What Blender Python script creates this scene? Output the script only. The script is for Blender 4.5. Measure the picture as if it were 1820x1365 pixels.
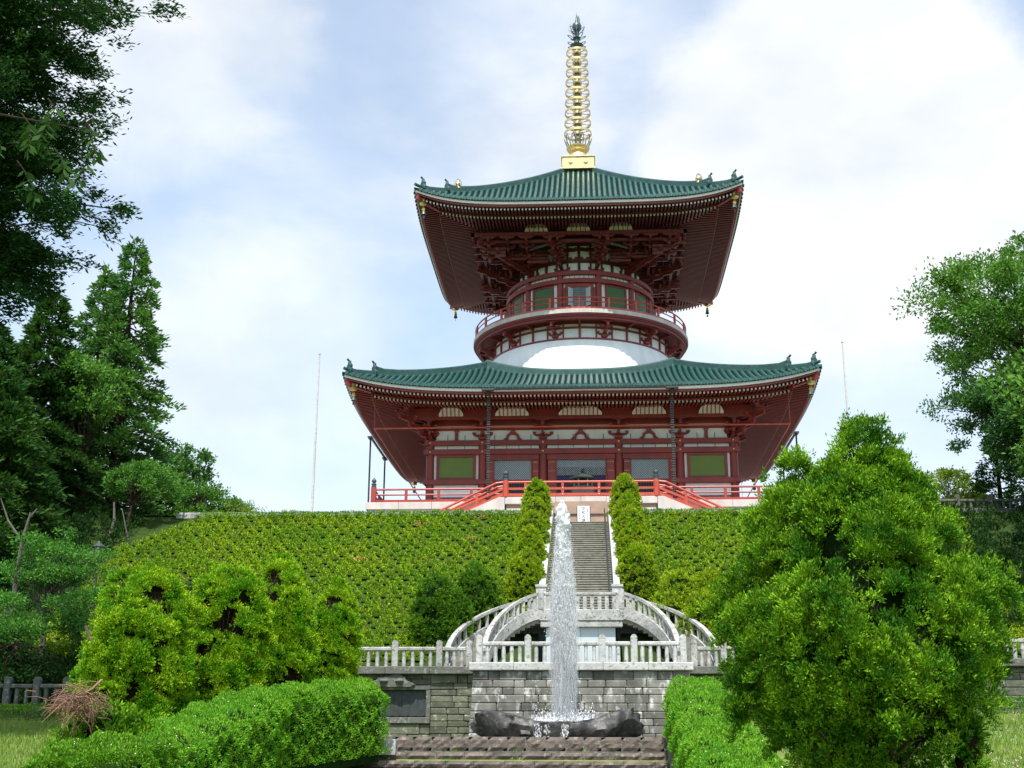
import bpy, math, random
import numpy as np
from math import sin, cos, pi, radians, sqrt
from mathutils import Vector, Matrix

for o in list(bpy.data.objects): bpy.data.objects.remove(o)
S = bpy.context.scene
COL = S.collection

# ------------------------------------------------------------------ camera
FPX, PITCH, YAW, ROLL = 2254.04, .2901, .0621, .0042
cy_, sy_ = cos(YAW), sin(YAW)
Fv = Vector((-sy_*cos(PITCH), cy_*cos(PITCH), sin(PITCH)))
Rv = Vector((cy_, sy_, 0)); Uv = Rv.cross(Fv)
R2 = Rv*cos(ROLL)+Uv*sin(ROLL); U2 = Uv*cos(ROLL)-Rv*sin(ROLL)
cam = bpy.data.cameras.new('camera'); camo = bpy.data.objects.new('camera', cam); COL.objects.link(camo)
M = Matrix.Identity(4)
for i in range(3):
    M[i][0] = R2[i]; M[i][1] = U2[i]; M[i][2] = -Fv[i]
M[0][3], M[1][3], M[2][3] = .5485, -100., 0.
camo.matrix_world = M
cam.sensor_width = 36; cam.lens = FPX/1820*36; cam.clip_start = .1; cam.clip_end = 2000
S.camera = camo
S.render.resolution_x, S.render.resolution_y = 1024, 768

# ------------------------------------------------------------------ world, sun, exposure
SUN_EL, SUN_AZ = radians(62.5), radians(2)      # azimuth off the camera side, positive to the left
EXPO = .48
w = bpy.data.worlds.new('World'); S.world = w; w.use_nodes = True
nt = w.node_tree; N = nt.nodes; L = nt.links; N.clear()
out = N.new('ShaderNodeOutputWorld'); bg = N.new('ShaderNodeBackground'); bg.inputs[1].default_value = .1
sky = N.new('ShaderNodeTexSky'); sky.sky_type = 'NISHITA'; sky.sun_disc = False
sky.sun_elevation = SUN_EL; sky.sun_rotation = pi+SUN_AZ; sky.dust_density = 1.5; sky.air_density = 1.0; sky.ozone_density = 1.2
tc = N.new('ShaderNodeTexCoord')
def wnode(t, **k):
    n = N.new(t)
    for a, b in k.items(): setattr(n, a, b)
    return n
mp = N.new('ShaderNodeMapping'); mp.inputs['Scale'].default_value = (1, 1, 1.7); mp.inputs['Location'].default_value = (.35, .1, .62)
L.new(tc.outputs['Generated'], mp.inputs[0])
n1 = N.new('ShaderNodeTexNoise'); n1.inputs['Scale'].default_value = 3.4; n1.inputs['Detail'].default_value = 9; n1.inputs['Roughness'].default_value = .52; n1.inputs['Distortion'].default_value = .25
L.new(mp.outputs[0], n1.inputs[0])
# the big bank of cloud that stands to the right of the spire
dotn = N.new('ShaderNodeVectorMath'); dotn.operation = 'DOT_PRODUCT'
nrm = N.new('ShaderNodeVectorMath'); nrm.operation = 'NORMALIZE'; L.new(tc.outputs['Generated'], nrm.inputs[0])
def dirpx(x, y):
    d = Fv + R2*((x-910)/FPX) + U2*((682.5-y)/FPX); return d.normalized()
def bank(x, y, a, b, gain, wob=.02):
    dt = N.new('ShaderNodeVectorMath'); dt.operation = 'DOT_PRODUCT'; L.new(nrm.outputs[0], dt.inputs[0]); dt.inputs[1].default_value = dirpx(x, y)
    ns = N.new('ShaderNodeTexNoise'); ns.inputs['Scale'].default_value = 9; ns.inputs['Detail'].default_value = 8; ns.inputs['Roughness'].default_value = .6; L.new(nrm.outputs[0], ns.inputs[0])
    ma = N.new('ShaderNodeMath'); ma.operation = 'MULTIPLY_ADD'; L.new(ns.outputs['Fac'], ma.inputs[0]); ma.inputs[1].default_value = wob; L.new(dt.outputs['Value'], ma.inputs[2])
    mr = N.new('ShaderNodeMapRange'); mr.interpolation_type = 'SMOOTHSTEP'
    mr.inputs['From Min'].default_value = cos(radians(a))+wob*.5; mr.inputs['From Max'].default_value = cos(radians(b))+wob*.5
    mr.inputs['To Max'].default_value = gain; L.new(ma.outputs[0], mr.inputs[0]); return mr.outputs[0]
b1 = bank(1480, 300, 9.6, 7.6, .75, .012)
b2 = bank(250, 0, 9, 3, .55, .02)
b3 = bank(1500, 640, 16, 5, .38, .03)
b4 = bank(420, 760, 11, 3, .45, .02)
cr = N.new('ShaderNodeMapRange'); cr.inputs['From Min'].default_value = .46; cr.inputs['From Max'].default_value = .74; cr.inputs['To Min'].default_value = .36; cr.inputs['To Max'].default_value = .95
cr.interpolation_type = 'SMOOTHSTEP'; L.new(n1.outputs['Fac'], cr.inputs[0])
acc = cr.outputs[0]
for b in (b1, b2, b3, b4):
    inv = N.new('ShaderNodeMath'); inv.operation = 'SUBTRACT'; inv.inputs[0].default_value = 1; L.new(b, inv.inputs[1])
    inv2 = N.new('ShaderNodeMath'); inv2.operation = 'SUBTRACT'; inv2.inputs[0].default_value = 1; L.new(acc, inv2.inputs[1])
    mu = N.new('ShaderNodeMath'); mu.operation = 'MULTIPLY'; L.new(inv.outputs[0], mu.inputs[0]); L.new(inv2.outputs[0], mu.inputs[1])
    sb = N.new('ShaderNodeMath'); sb.operation = 'SUBTRACT'; sb.inputs[0].default_value = 1; L.new(mu.outputs[0], sb.inputs[1]); acc = sb.outputs[0]
mixc = N.new('ShaderNodeMix'); mixc.data_type = 'RGBA'
skym = N.new('ShaderNodeVectorMath'); skym.operation = 'MULTIPLY'; L.new(sky.outputs[0], skym.inputs[0]); skym.inputs[1].default_value = (1.66, 1.94, 1.95)
L.new(acc, mixc.inputs['Factor']); L.new(skym.outputs[0], mixc.inputs['A']); n2 = N.new('ShaderNodeTexNoise'); n2.inputs['Scale'].default_value = 5.5; n2.inputs['Detail'].default_value = 7; L.new(mp.outputs[0], n2.inputs[0])
r2 = N.new('ShaderNodeMapRange'); r2.inputs['From Min'].default_value = .34; r2.inputs['From Max'].default_value = .56; L.new(n2.outputs['Fac'], r2.inputs[0])
mc = N.new('ShaderNodeMix'); mc.data_type = 'RGBA'; L.new(r2.outputs[0], mc.inputs['Factor']); mc.inputs['A'].default_value = (6.6, 6.85, 7.15, 1); mc.inputs['B'].default_value = (8.3, 8.35, 8.4, 1); L.new(mc.outputs['Result'], mixc.inputs['B'])
L.new(mixc.outputs['Result'], bg.inputs[0]); L.new(bg.outputs[0], out.inputs[0])

sl = bpy.data.lights.new('sun', 'SUN'); sl.energy = 5.0; sl.angle = radians(.5); sl.color = (1, .96, .9)
so = bpy.data.objects.new('sun', sl); COL.objects.link(so); so.location = (0, -60, 90)
sdir = Vector((-sin(SUN_AZ)*cos(SUN_EL), -cos(SUN_AZ)*cos(SUN_EL), sin(SUN_EL)))
so.rotation_euler = sdir.to_track_quat('Z', 'Y').to_euler()
S.view_settings.view_transform = 'Standard'; S.view_settings.look = 'None'; S.view_settings.exposure = EXPO; S.view_settings.gamma = 1

# ------------------------------------------------------------------ materials
MATS = {}
def mat(name, col, rough=.6, col2=None, nscale=3., namt=1., bump=0., bscale=30., metal=0., spec=.5, trans=0., island=0., stretch=(1, 1, 1),
        coat=0., alpha=1., detail=5, col3=None, nrange=(.35, .65)):
    m = bpy.data.materials.new(name); m.use_nodes = True; MATS[name] = m
    t = m.node_tree; n = t.nodes; l = t.links; n.clear()
    o = n.new('ShaderNodeOutputMaterial'); p = n.new('ShaderNodeBsdfPrincipled')
    p.inputs['Base Color'].default_value = (*col, 1); p.inputs['Roughness'].default_value = rough; p.inputs['Metallic'].default_value = metal
    p.inputs['Specular IOR Level'].default_value = spec; p.inputs['Coat Weight'].default_value = coat; p.inputs['Coat Roughness'].default_value = .08
    c = None
    tcn = n.new('ShaderNodeTexCoord'); mpn = n.new('ShaderNodeMapping'); mpn.inputs['Scale'].default_value = stretch; l.new(tcn.outputs['Object'], mpn.inputs[0])
    if col2:
        ns = n.new('ShaderNodeTexNoise'); ns.inputs['Scale'].default_value = nscale; ns.inputs['Detail'].default_value = detail; ns.inputs['Roughness'].default_value = .6
        l.new(mpn.outputs[0], ns.inputs[0])
        mr = n.new('ShaderNodeMapRange'); mr.inputs['From Min'].default_value = nrange[0]; mr.inputs['From Max'].default_value = nrange[1]; l.new(ns.outputs['Fac'], mr.inputs[0])
        mx = n.new('ShaderNodeMix'); mx.data_type = 'RGBA'; l.new(mr.outputs[0], mx.inputs['Factor']); mx.inputs['A'].default_value = (*col, 1); mx.inputs['B'].default_value = (*col2, 1)
        c = mx.outputs['Result']
    if col3:
        ns = n.new('ShaderNodeTexNoise'); ns.inputs['Scale'].default_value = nscale*3.7; ns.inputs['Detail'].default_value = 4; l.new(mpn.outputs[0], ns.inputs[0])
        mr = n.new('ShaderNodeMapRange'); mr.inputs['From Min'].default_value = .56; mr.inputs['From Max'].default_value = .68; l.new(ns.outputs['Fac'], mr.inputs[0])
        mx = n.new('ShaderNodeMix'); mx.data_type = 'RGBA'; l.new(mr.outputs[0], mx.inputs['Factor']); l.new(c, mx.inputs['A']); mx.inputs['B'].default_value = (*col3, 1)
        c = mx.outputs['Result']
    if island:
        g = n.new('ShaderNodeNewGeometry'); mr = n.new('ShaderNodeMapRange'); mr.inputs['To Min'].default_value = 1-island; mr.inputs['To Max'].default_value = 1+island
        l.new(g.outputs['Random Per Island'], mr.inputs[0])
        hs = n.new('ShaderNodeVectorMath'); hs.operation = 'SCALE'; l.new(mr.outputs[0], hs.inputs['Scale'])
        if c: l.new(c, hs.inputs[0])
        else: hs.inputs[0].default_value = col
        c = hs.outputs[0]
    if c: l.new(c, p.inputs['Base Color'])
    if bump:
        nb = n.new('ShaderNodeTexNoise'); nb.inputs['Scale'].default_value = bscale; nb.inputs['Detail'].default_value = 6; l.new(mpn.outputs[0], nb.inputs[0])
        b = n.new('ShaderNodeBump'); b.inputs['Strength'].default_value = bump; b.inputs['Distance'].default_value = .05; l.new(nb.outputs['Fac'], b.inputs['Height']); l.new(b.outputs[0], p.inputs['Normal'])
    sh = p.outputs[0]
    if trans:
        tr = n.new('ShaderNodeBsdfTranslucent')
        if c:
            sc = n.new('ShaderNodeVectorMath'); sc.operation = 'MULTIPLY'; l.new(c, sc.inputs[0]); sc.inputs[1].default_value = (1.25, 1.35, .7); l.new(sc.outputs[0], tr.inputs[0])
        else: tr.inputs[0].default_value = (*col, 1)
        ms = n.new('ShaderNodeMixShader'); ms.inputs[0].default_value = trans; l.new(sh, ms.inputs[1]); l.new(tr.outputs[0], ms.inputs[2]); sh = ms.outputs[0]
    if alpha < 1:
        tr = n.new('ShaderNodeBsdfTransparent'); ms = n.new('ShaderNodeMixShader'); ms.inputs[0].default_value = alpha; l.new(tr.outputs[0], ms.inputs[1]); l.new(sh, ms.inputs[2]); sh = ms.outputs[0]
    l.new(sh, o.inputs[0]); return m

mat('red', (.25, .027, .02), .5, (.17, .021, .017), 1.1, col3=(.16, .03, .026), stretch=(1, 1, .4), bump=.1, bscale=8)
mat('red_soffit_shade', (.075, .013, .012), .6, (.055, .011, .01), 1.2)  # same red paint, upper eave shade put into the colour
mat('red_eave_shade', (.17, .021, .017), .5, (.12, .017, .014), 1.5)  # the building's red darkened to carry shade on the upper brackets
mat('red_soffit_low_shade', (.17, .023, .018), .6, (.12, .018, .015), 1.2)  # same red again, lighter shade painted in for the lower soffit
mat('red_rafter_shade', (.16, .02, .017), .55, (.12, .016, .014), 1.5)  # red paint with under-eave shade worked into the rafter colour
mat('red_rail', (.47, .075, .04), .4, (.38, .055, .032), 2.)
mat('red_dull', (.27, .035, .025), .45, (.33, .04, .03), 2.)
mat('white_plaster', (.78, .79, .8), .6, (.68, .69, .7), .8)
mat('white_dome', (.84, .85, .86), .6, (.74, .75, .76), 1.4, stretch=(1, 1, .18))
mat('cream', (.68, .63, .57), .7, (.56, .52, .46), 2)
mat('tile', (.010, .055, .047), .42, (.024, .10, .086), 2.2, spec=.5, coat=.06, bump=.15, bscale=5, col3=(.02, .05, .045))
mat('tile_bed', (.003, .012, .011), .8, (.006, .02, .018), 2, spec=.05)
mat('ridge', (.012, .052, .046), .5, (.03, .085, .075), 1.6, coat=.1, spec=.4, col3=(.05, .09, .08))
mat('gold', (.74, .58, .26), .42, (.5, .42, .24), 2.5, metal=.65, bump=.1, bscale=10)
mat('gold_dull', (.33, .30, .2), .55, (.2, .2, .17), 2.5, metal=.5)
mat('bronze', (.06, .09, .1), .45, (.1, .13, .12), 5, metal=.6)
mat('brass', (.6, .45, .12), .35, metal=.8)
mat('iron', (.035, .045, .045), .5, (.06, .07, .065), 6, metal=.3)
mat('win_green', (.155, .23, .035), .55, (.13, .2, .035), 1.3)
mat('win_green_dark', (.045, .12, .035), .5, (.035, .1, .03), 1.3)
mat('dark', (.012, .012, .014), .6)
mat('lattice', (.46, .53, .55), .55)
mat('glass', (.16, .2, .22), .15, spec=.8)
mat('purple', (.035, .02, .09), .8)
mat('concrete', (.56, .51, .47), .8, (.44, .40, .37), 1.2, bump=.15, bscale=12, stretch=(1, 1, .4))
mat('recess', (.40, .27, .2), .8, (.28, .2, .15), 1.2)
mat('granite', (.42, .42, .40), .8, (.25, .25, .235), 2.2, bump=.5, bscale=9, col3=(.12, .125, .10))
mat('granite_pale', (.5, .5, .49), .8, (.36, .36, .35), 2, bump=.5, bscale=9, col3=(.22, .22, .2))
mat('stair_stone', (.26, .25, .21), .9, (.17, .165, .135), 1.5, bump=.3, bscale=12, col3=(.1, .11, .07))
mat('masonry', (.22, .215, .19), .9, (.1, .1, .085), 1.1, bump=.7, bscale=6, island=.35, stretch=(1, 1, .6), col3=(.42, .42, .40))
mat('masonry_green', (.15, .16, .115), .9, (.075, .085, .055), 1.3, bump=.7, bscale=6, island=.35, col3=(.27, .27, .22))
mat('mortar', (.03, .032, .026), .95)
mat('coping_dark', (.13, .135, .12), .9, (.075, .08, .065), 1.6, bump=.5, bscale=9, col3=(.22, .22, .2))
mat('step_stone', (.16, .13, .11), .9, (.085, .072, .06), 1.8, bump=1., bscale=5, island=.12, col3=(.24, .2, .17))
mat('rock_wet', (.02, .02, .022), .5, (.06, .058, .056), 1.4, bump=.8, bscale=4, spec=.4, col3=(.10, .095, .09))
mat('metal_grey', (.5, .5, .5), .4, metal=.5)
mat('pole_white', (.6, .6, .6), .4, (.45, .43, .42), 6)
mat('paint_white', (.82, .83, .84), .5)
mat('ink', (.05, .055, .07), .6)
mat('bark', (.05, .038, .028), .95, spec=.05, col2=(.025, .02, .015), nscale=6, bump=.6, bscale=14)
mat('bark_grey', (.12, .11, .095), .95, (.07, .065, .055), 6, bump=.4, bscale=14)
mat('twig', (.085, .052, .035), .9, (.05, .032, .022), 5)
mat('core_brown', (.012, .011, .006), .95, (.022, .015, .009), 7, bump=1., bscale=9, stretch=(1, 1, .25), spec=.0)  # near-black brown puts the shade between leaf clumps into the core
mat('core_green', (.008, .02, .005), .95, (.015, .03, .008), 4, spec=.0)  # near-black green, shade behind the leaves put into the core colour
mat('dry', (.25, .13, .085), .8, (.16, .085, .055), 5, island=.3)
LS = dict(rough=.6, spec=.05, trans=.16, island=.5)
LF = dict(rough=.6, spec=.07, trans=.30, island=.42)
mat('leaf_bright', (.095, .27, .010), col2=(.30, .46, .018), nscale=1.5, nrange=(.4, .62), **LS)
mat('leaf_juniper', (.042, .14, .010), col2=(.18, .34, .016), nscale=1.3, nrange=(.4, .62), **LS)
mat('leaf_cone', (.19, .33, .012), col2=(.32, .42, .018), nscale=.9, col3=(.19, .17, .05), **LF)
mat('leaf_cone_green', (.045, .13, .012), col2=(.12, .25, .016), nscale=.9, **LF)
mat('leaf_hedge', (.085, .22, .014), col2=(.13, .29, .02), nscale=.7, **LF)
mat('leaf_hedge_lit', (.10, .29, .02), col2=(.18, .38, .028), nscale=.7, **LF)  # brighter copy of the hedge leaf, sunlight put into its colour
mat('leaf_azalea', (.14, .29, .010), col2=(.28, .40, .014), nscale=.3, **LS)
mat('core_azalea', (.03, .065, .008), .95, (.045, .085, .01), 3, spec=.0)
mat('leaf_azalea_red', (.22, .12, .045), **LF)
mat('leaf_blossom', (.75, .2, .16), .6, trans=.3)
mat('leaf_maple', (.055, .18, .03), col2=(.10, .25, .04), nscale=.5, **LF)
mat('leaf_cedar', (.05, .14, .04), col2=(.09, .2, .04), nscale=.25, **LF)
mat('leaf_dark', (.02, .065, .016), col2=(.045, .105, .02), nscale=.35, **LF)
mat('leaf_near', (.012, .042, .012), col2=(.026, .075, .016), nscale=.35, **LF)  # leaf colour darkened to give the near tree its backlit look
mat('leaf_shade', (.015, .045, .012), col2=(.03, .075, .016), nscale=.3, **LF)  # leaf green darkened to carry the shade of the trees
mat('leaf_oak', (.07, .18, .03), col2=(.12, .25, .04), nscale=.35, **LF)
mat('leaf_round', (.07, .2, .035), col2=(.12, .26, .045), nscale=.6, **LF)
mat('leaf_yellow', (.12, .2, .02), col2=(.18, .25, .03), nscale=.6, **LF)
mat('flower', (.85, .87, .7), .5)
mat('grass', (.10, .15, .025), .9, (.16, .2, .035), .6, bump=.6, bscale=12, col3=(.2, .2, .06))
mat('blade', (.14, .25, .035), .6, (.22, .30, .05), .5, trans=.3, island=.3)
mat('soil', (.018, .038, .008), .95, (.035, .06, .012), 1.2, bump=.6, bscale=6, spec=.1)
mat('hill', (.03, .06, .012), .95, (.06, .09, .02), .5, bump=.8, bscale=4, col3=(.10, .12, .03))
mat('paving', (.33, .31, .28), .9, (.24, .22, .2), 1.)
mat('seed', (.5, .42, .36), .8, island=.2)
mat('water_white', (.93, .95, .98), .6, spec=.2, alpha=.62, trans=.0)
mat('water_thin', (.93, .96, .99), .6, spec=.15, alpha=.2, trans=.5)
mat('water_soft', (.95, .97, .99), .7, spec=.1, alpha=.66, trans=.45)
mat('pool', (.08, .10, .11), .08, spec=.8)

# ------------------------------------------------------------------ mesh helpers
class MB:
    def __init__(s): s.v = []; s.f = []; s.m = []
    def add(s, v, f, m=0):
        b = len(s.v); s.v += [tuple(p) for p in v]; s.f += [tuple(b+i for i in q) for q in f]; s.m += [m]*len(f); return s
    def box(s, x0, x1, y0, y1, z0, z1, m=0):
        v = [(x0,y0,z0),(x1,y0,z0),(x1,y1,z0),(x0,y1,z0),(x0,y0,z1),(x1,y0,z1),(x1,y1,z1),(x0,y1,z1)]
        return s.add(v, [(3,2,1,0),(4,5,6,7),(0,1,5,4),(1,2,6,5),(2,3,7,6),(3,0,4,7)], m)
    def cbox(s, x0, x1, y0, y1, z0, z1, c=.03, m=0):      # chamfered box
        xs = (x0, x1); ys = (y0, y1); zs = (z0, z1); v = []; idx = {}
        for i in (0, 1):
            for j in (0, 1):
                for k in (0, 1):
                    sx, sy, sz = 1-2*i, 1-2*j, 1-2*k
                    for a in range(3):
                        p = [xs[i]+sx*c, ys[j]+sy*c, zs[k]+sz*c]; p[a] = (xs, ys, zs)[a][(i, j, k)[a]]
                        idx[i, j, k, a] = len(v); v.append(p)
        f = []
        def q(l): f.append(tuple(idx[t] for t in l))
        q([(0,0,0,0),(0,0,1,0),(0,1,1,0),(0,1,0,0)]); q([(1,0,0,0),(1,1,0,0),(1,1,1,0),(1,0,1,0)])
        q([(0,0,0,1),(1,0,0,1),(1,0,1,1),(0,0,1,1)]); q([(0,1,0,1),(0,1,1,1),(1,1,1,1),(1,1,0,1)])
        q([(0,0,0,2),(0,1,0,2),(1,1,0,2),(1,0,0,2)]); q([(0,0,1,2),(1,0,1,2),(1,1,1,2),(0,1,1,2)])
        for j in (0,1):
            for k in (0,1): q([(0,j,k,1),(1,j,k,1),(1,j,k,2),(0,j,k,2)])
        for i in (0,1):
            for k in (0,1): q([(i,0,k,0),(i,1,k,0),(i,1,k,2),(i,0,k,2)])
        for i in (0,1):
            for j in (0,1): q([(i,j,0,0),(i,j,1,0),(i,j,1,1),(i,j,0,1)])
        for i in (0,1):
            for j in (0,1):
                for k in (0,1): q([(i,j,k,0),(i,j,k,1),(i,j,k,2)])
        return s.add(v, f, m)
    def beam(s, a, b, w, h, m=0, up=(0, 0, 1)):
        a = Vector(a); b = Vector(b); d = (b-a).normalized(); u = Vector(up); r = d.cross(u)
        if r.length < 1e-4: r = d.cross(Vector((1, 0, 0)))
        r.normalize(); u = r.cross(d)
        v = [p + r*sx*w/2 + u*sz*h/2 for p in (a, b) for sx, sz in ((-1,-1),(1,-1),(1,1),(-1,1))]
        return s.add(v, [(0,1,2,3),(7,6,5,4),(0,4,5,1),(1,5,6,2),(2,6,7,3),(3,7,4,0)], m)
    def tube(s, pts, rad, n=8, m=0, caps=True):
        pts = [Vector(p) for p in pts]; k = len(pts); rad = rad if hasattr(rad, '__len__') else [rad]*k; v = []
        pr = None
        for i, p in enumerate(pts):
            d = (pts[min(i+1, k-1)]-pts[max(i-1, 0)]).normalized()
            if pr is None:
                r = d.cross(Vector((0, 0, 1)));
                if r.length < 1e-3: r = Vector((1, 0, 0))
            else:
                r = pr - d*pr.dot(d)
                if r.length < 1e-5: r = d.orthogonal()
            r.normalize(); pr = r; u = r.cross(d)
            for j in range(n):
                a = 2*pi*j/n; v.append(p + (r*cos(a)+u*sin(a))*rad[i])
        f = [(i*n+j, i*n+(j+1)%n, (i+1)*n+(j+1)%n, (i+1)*n+j) for i in range(k-1) for j in range(n)]
        if caps: f += [tuple(range(n))[::-1], tuple((k-1)*n+j for j in range(n))]
        return s.add(v, f, m)
    def lathe(s, prof, c=(0, 0, 0), n=32, m=0, rot=0):
        v = [(c[0]+r*cos(2*pi*j/n+rot), c[1]+r*sin(2*pi*j/n+rot), c[2]+z) for r, z in prof for j in range(n)]
        f = [(i*n+j, i*n+(j+1)%n, (i+1)*n+(j+1)%n, (i+1)*n+j) for i in range(len(prof)-1) for j in range(n)]
        return s.add(v, f, m)
    def ring(s, ri, ro, z0, z1, n=96, m=0, c=(0, 0)):
        return s.lathe([(ri, z0), (ro, z0), (ro, z1), (ri, z1), (ri, z0)], (c[0], c[1], 0), n, m)
    def arc(s, ri, ro, z0, z1, a0, a1, m=0, n=None):
        n = n or max(1, int(abs(a1-a0)/radians(4))); v = []; f = []
        for i in range(n+1):
            a = a0+(a1-a0)*i/n
            for r, z in ((ri, z0), (ro, z0), (ro, z1), (ri, z1)): v.append((r*cos(a), r*sin(a), z))
        for i in range(n):
            for j in range(4): f.append((i*4+j, i*4+(j+1)%4, i*4+4+(j+1)%4, i*4+4+j))
        f += [(3,2,1,0), (n*4, n*4+1, n*4+2, n*4+3)]
        return s.add(v, f, m)
    def loft(s, rings, m=0, closed=True, caps=True):
        n = len(rings[0]); v = [p for r in rings for p in r]; k = len(rings); J = n if closed else n-1
        f = [(i*n+j, i*n+(j+1)%n, (i+1)*n+(j+1)%n, (i+1)*n+j) for i in range(k-1) for j in range(J)]
        if caps: f += [tuple(range(n))[::-1], tuple((k-1)*n+j for j in range(n))]
        return s.add(v, f, m)
    def rotated(s, a, src):
        c, d = cos(a), sin(a)
        return s.add([(x*c-y*d, x*d+y*c, z) for x, y, z in src.v], src.f, 0) if not src.m or max(src.m) == 0 else s._rm(a, src)
    def _rm(s, a, src):
        c, d = cos(a), sin(a); b = len(s.v)
        s.v += [(x*c-y*d, x*d+y*c, z) for x, y, z in src.v]; s.f += [tuple(b+i for i in q) for q in src.f]; s.m += src.m; return s
    def merge(s, src):
        b = len(s.v); s.v += src.v; s.f += [tuple(b+i for i in q) for q in src.f]; s.m += src.m; return s
    def shift(s, dx, dy, dz): s.v = [(x+dx, y+dy, z+dz) for x, y, z in s.v]; return s
    def build(s, name, mats, parent=None, smooth=False, normals=True):
        me = bpy.data.meshes.new(name); me.from_pydata(s.v, [], s.f)
        mats = [mats] if isinstance(mats, str) else mats
        for q in mats: me.materials.append(MATS[q])
        if len(mats) > 1: me.polygons.foreach_set('material_index', s.m)
        if normals:
            import bmesh
            bm = bmesh.new(); bm.from_mesh(me); bmesh.ops.recalc_face_normals(bm, faces=bm.faces); bm.to_mesh(me); bm.free()
        if smooth:
            me.polygons.foreach_set('use_smooth', [True]*len(me.polygons))
            if smooth == 'auto':
                try: me.set_sharp_from_angle(angle=radians(40))
                except Exception: pass
        me.update(); o = bpy.data.objects.new(name, me); COL.objects.link(o)
        if parent: put(o, parent)
        return o
def put(o, parent):
    o.parent = parent
    p = parent; loc = Vector((0, 0, 0))
    while p: loc += p.location; p = p.parent
    o.location = -loc if 'local' not in parent.keys() else Vector((0, 0, 0))
def thing(name, label, cat, loc=(0, 0, 0), group=None, local=False):
    o = bpy.data.objects.new(name, None); COL.objects.link(o); o.location = loc; o.empty_display_size = .5
    if local: o['local'] = 1
    return tag(o, label, cat, group)
def tag(o, label, cat, group=None, kind=None):
    o['label'] = label; o['category'] = cat
    if group: o['group'] = group
    if kind: o['kind'] = kind
    return o
def struct(o, label=None, cat=None):
    o['kind'] = 'structure'
    if label: o['label'] = label; o['category'] = cat
    return o
def copy_tree(o, parent=None):
    c = o.copy(); COL.objects.link(c)
    if parent: c.parent = parent
    for ch in [q for q in bpy.data.objects if q.parent == o]: copy_tree(ch, c)
    return c

# fast numpy meshes for leaves
def npmesh(name, V, F, mats, parent=None, mi=None, smooth=False):
    me = bpy.data.meshes.new(name); V = np.asarray(V, np.float32); F = np.asarray(F, np.int32); k = F.shape[1]
    me.vertices.add(len(V)); me.vertices.foreach_set('co', V.ravel()); me.loops.add(F.size); me.loops.foreach_set('vertex_index', F.ravel())
    me.polygons.add(len(F)); me.polygons.foreach_set('loop_start', np.arange(0, F.size, k, dtype=np.int32)); me.polygons.foreach_set('loop_total', np.full(len(F), k, np.int32))
    for q in ([mats] if isinstance(mats, str) else mats): me.materials.append(MATS[q])
    if mi is not None: me.polygons.foreach_set('material_index', np.asarray(mi, np.int32))
    me.update(calc_edges=True); me.validate()
    o = bpy.data.objects.new(name, me); COL.objects.link(o)
    if parent: put(o, parent)
    return o
def unit(a): return a/np.maximum(np.linalg.norm(a, axis=1, keepdims=True), 1e-9)
def leaves(P, D, Ln, W, rng):
    """one pointed leaf (a rhombus) per point, growing along D"""
    n = len(P); D = unit(D); Q = unit(np.cross(D, unit(rng.normal(size=(n, 3)))))
    Ln = (Ln*rng.uniform(.6, 1.25, n))[:, None]; W = (W*rng.uniform(.7, 1.2, n))[:, None]
    V = np.empty((n, 4, 3)); V[:, 0] = P; V[:, 1] = P+D*Ln*.5+Q*W*.5; V[:, 2] = P+D*Ln; V[:, 3] = P+D*Ln*.5-Q*W*.5
    return V.reshape(-1, 3), np.arange(4*n).reshape(n, 4)
def sph(n, rng): return unit(rng.normal(size=(n, 3)))
def puffs(C, Nrm, R, per, rng, up=.5, flat=1., out=.35):
    """leaf points around puff centres C: each puff is a handful of sprigs fanning out along Nrm"""
    k = len(C); ns = max(5, per//11); R = np.asarray(R) if hasattr(R, '__len__') else np.full(k, R)
    si = np.repeat(np.arange(k), ns); sd = unit(sph(len(si), rng) + Nrm[si]*out*1.8 + np.array([0, 0, up*.55])); sl = R[si]*rng.uniform(.45, 1.28, len(si))
    q = max(1, per//ns); idx = np.repeat(np.arange(len(si)), q); n = len(idx); f = rng.beta(2.2, 1.1, n)
    off = sd[idx]*(sl[idx]*f)[:, None] + rng.normal(size=(n, 3))*(R[si][idx]*.13)[:, None]; off[:, 2] *= flat
    return C[si][idx]+off, unit(sd[idx]*.9 + np.array([0, 0, up*.6]) + .55*sph(n, rng))
def lumpy(center, rx, ry, rz, seed, amp=.12, nu=28, nv=16):
    """closed uneven ball used for the twiggy inside of dense shrubs"""
    rg = random.Random(seed); ph = [(rg.uniform(0, 6), rg.uniform(1, 4), rg.uniform(1, 4)) for _ in range(6)]; m = MB(); rings = []
    for i in range(nv+1):
        t = pi*i/nv*.98+.03; ring = []
        for j in range(nu):
            a = 2*pi*j/nu; k = 1+amp*sum(sin(p+q*a*round(1)+s_*t*2) for p, q, s_ in [(p, round(q), s_) for p, q, s_ in ph])/3
            ring.append((center[0]+rx*k*sin(t)*cos(a), center[1]+ry*k*sin(t)*sin(a), center[2]+rz*k*cos(t)))
        rings.append(ring)
    m.loft(rings); return m

# ================================================================== THE PAGODA
ZT, ZP = 15.3, 17.12                     # terrace level, platform top
pag = thing('pagoda', 'tall vermilion two-storey pagoda with green tiled roofs, round white dome and gold spire', 'pagoda', (0, 0, ZT))
def sides(fn, name, mats, parent=pag, smooth=False, each=True, label=None):
    """build fn's mesh for the front side and turn it to all four sides; one object per side"""
    src = MB(); fn(src); res = []
    for k in range(4):
        m = MB(); m._rm(k*pi/2, src); res.append(m.build(name, mats, parent, smooth))
        if label: res[-1]['label'] = label
    return res
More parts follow.
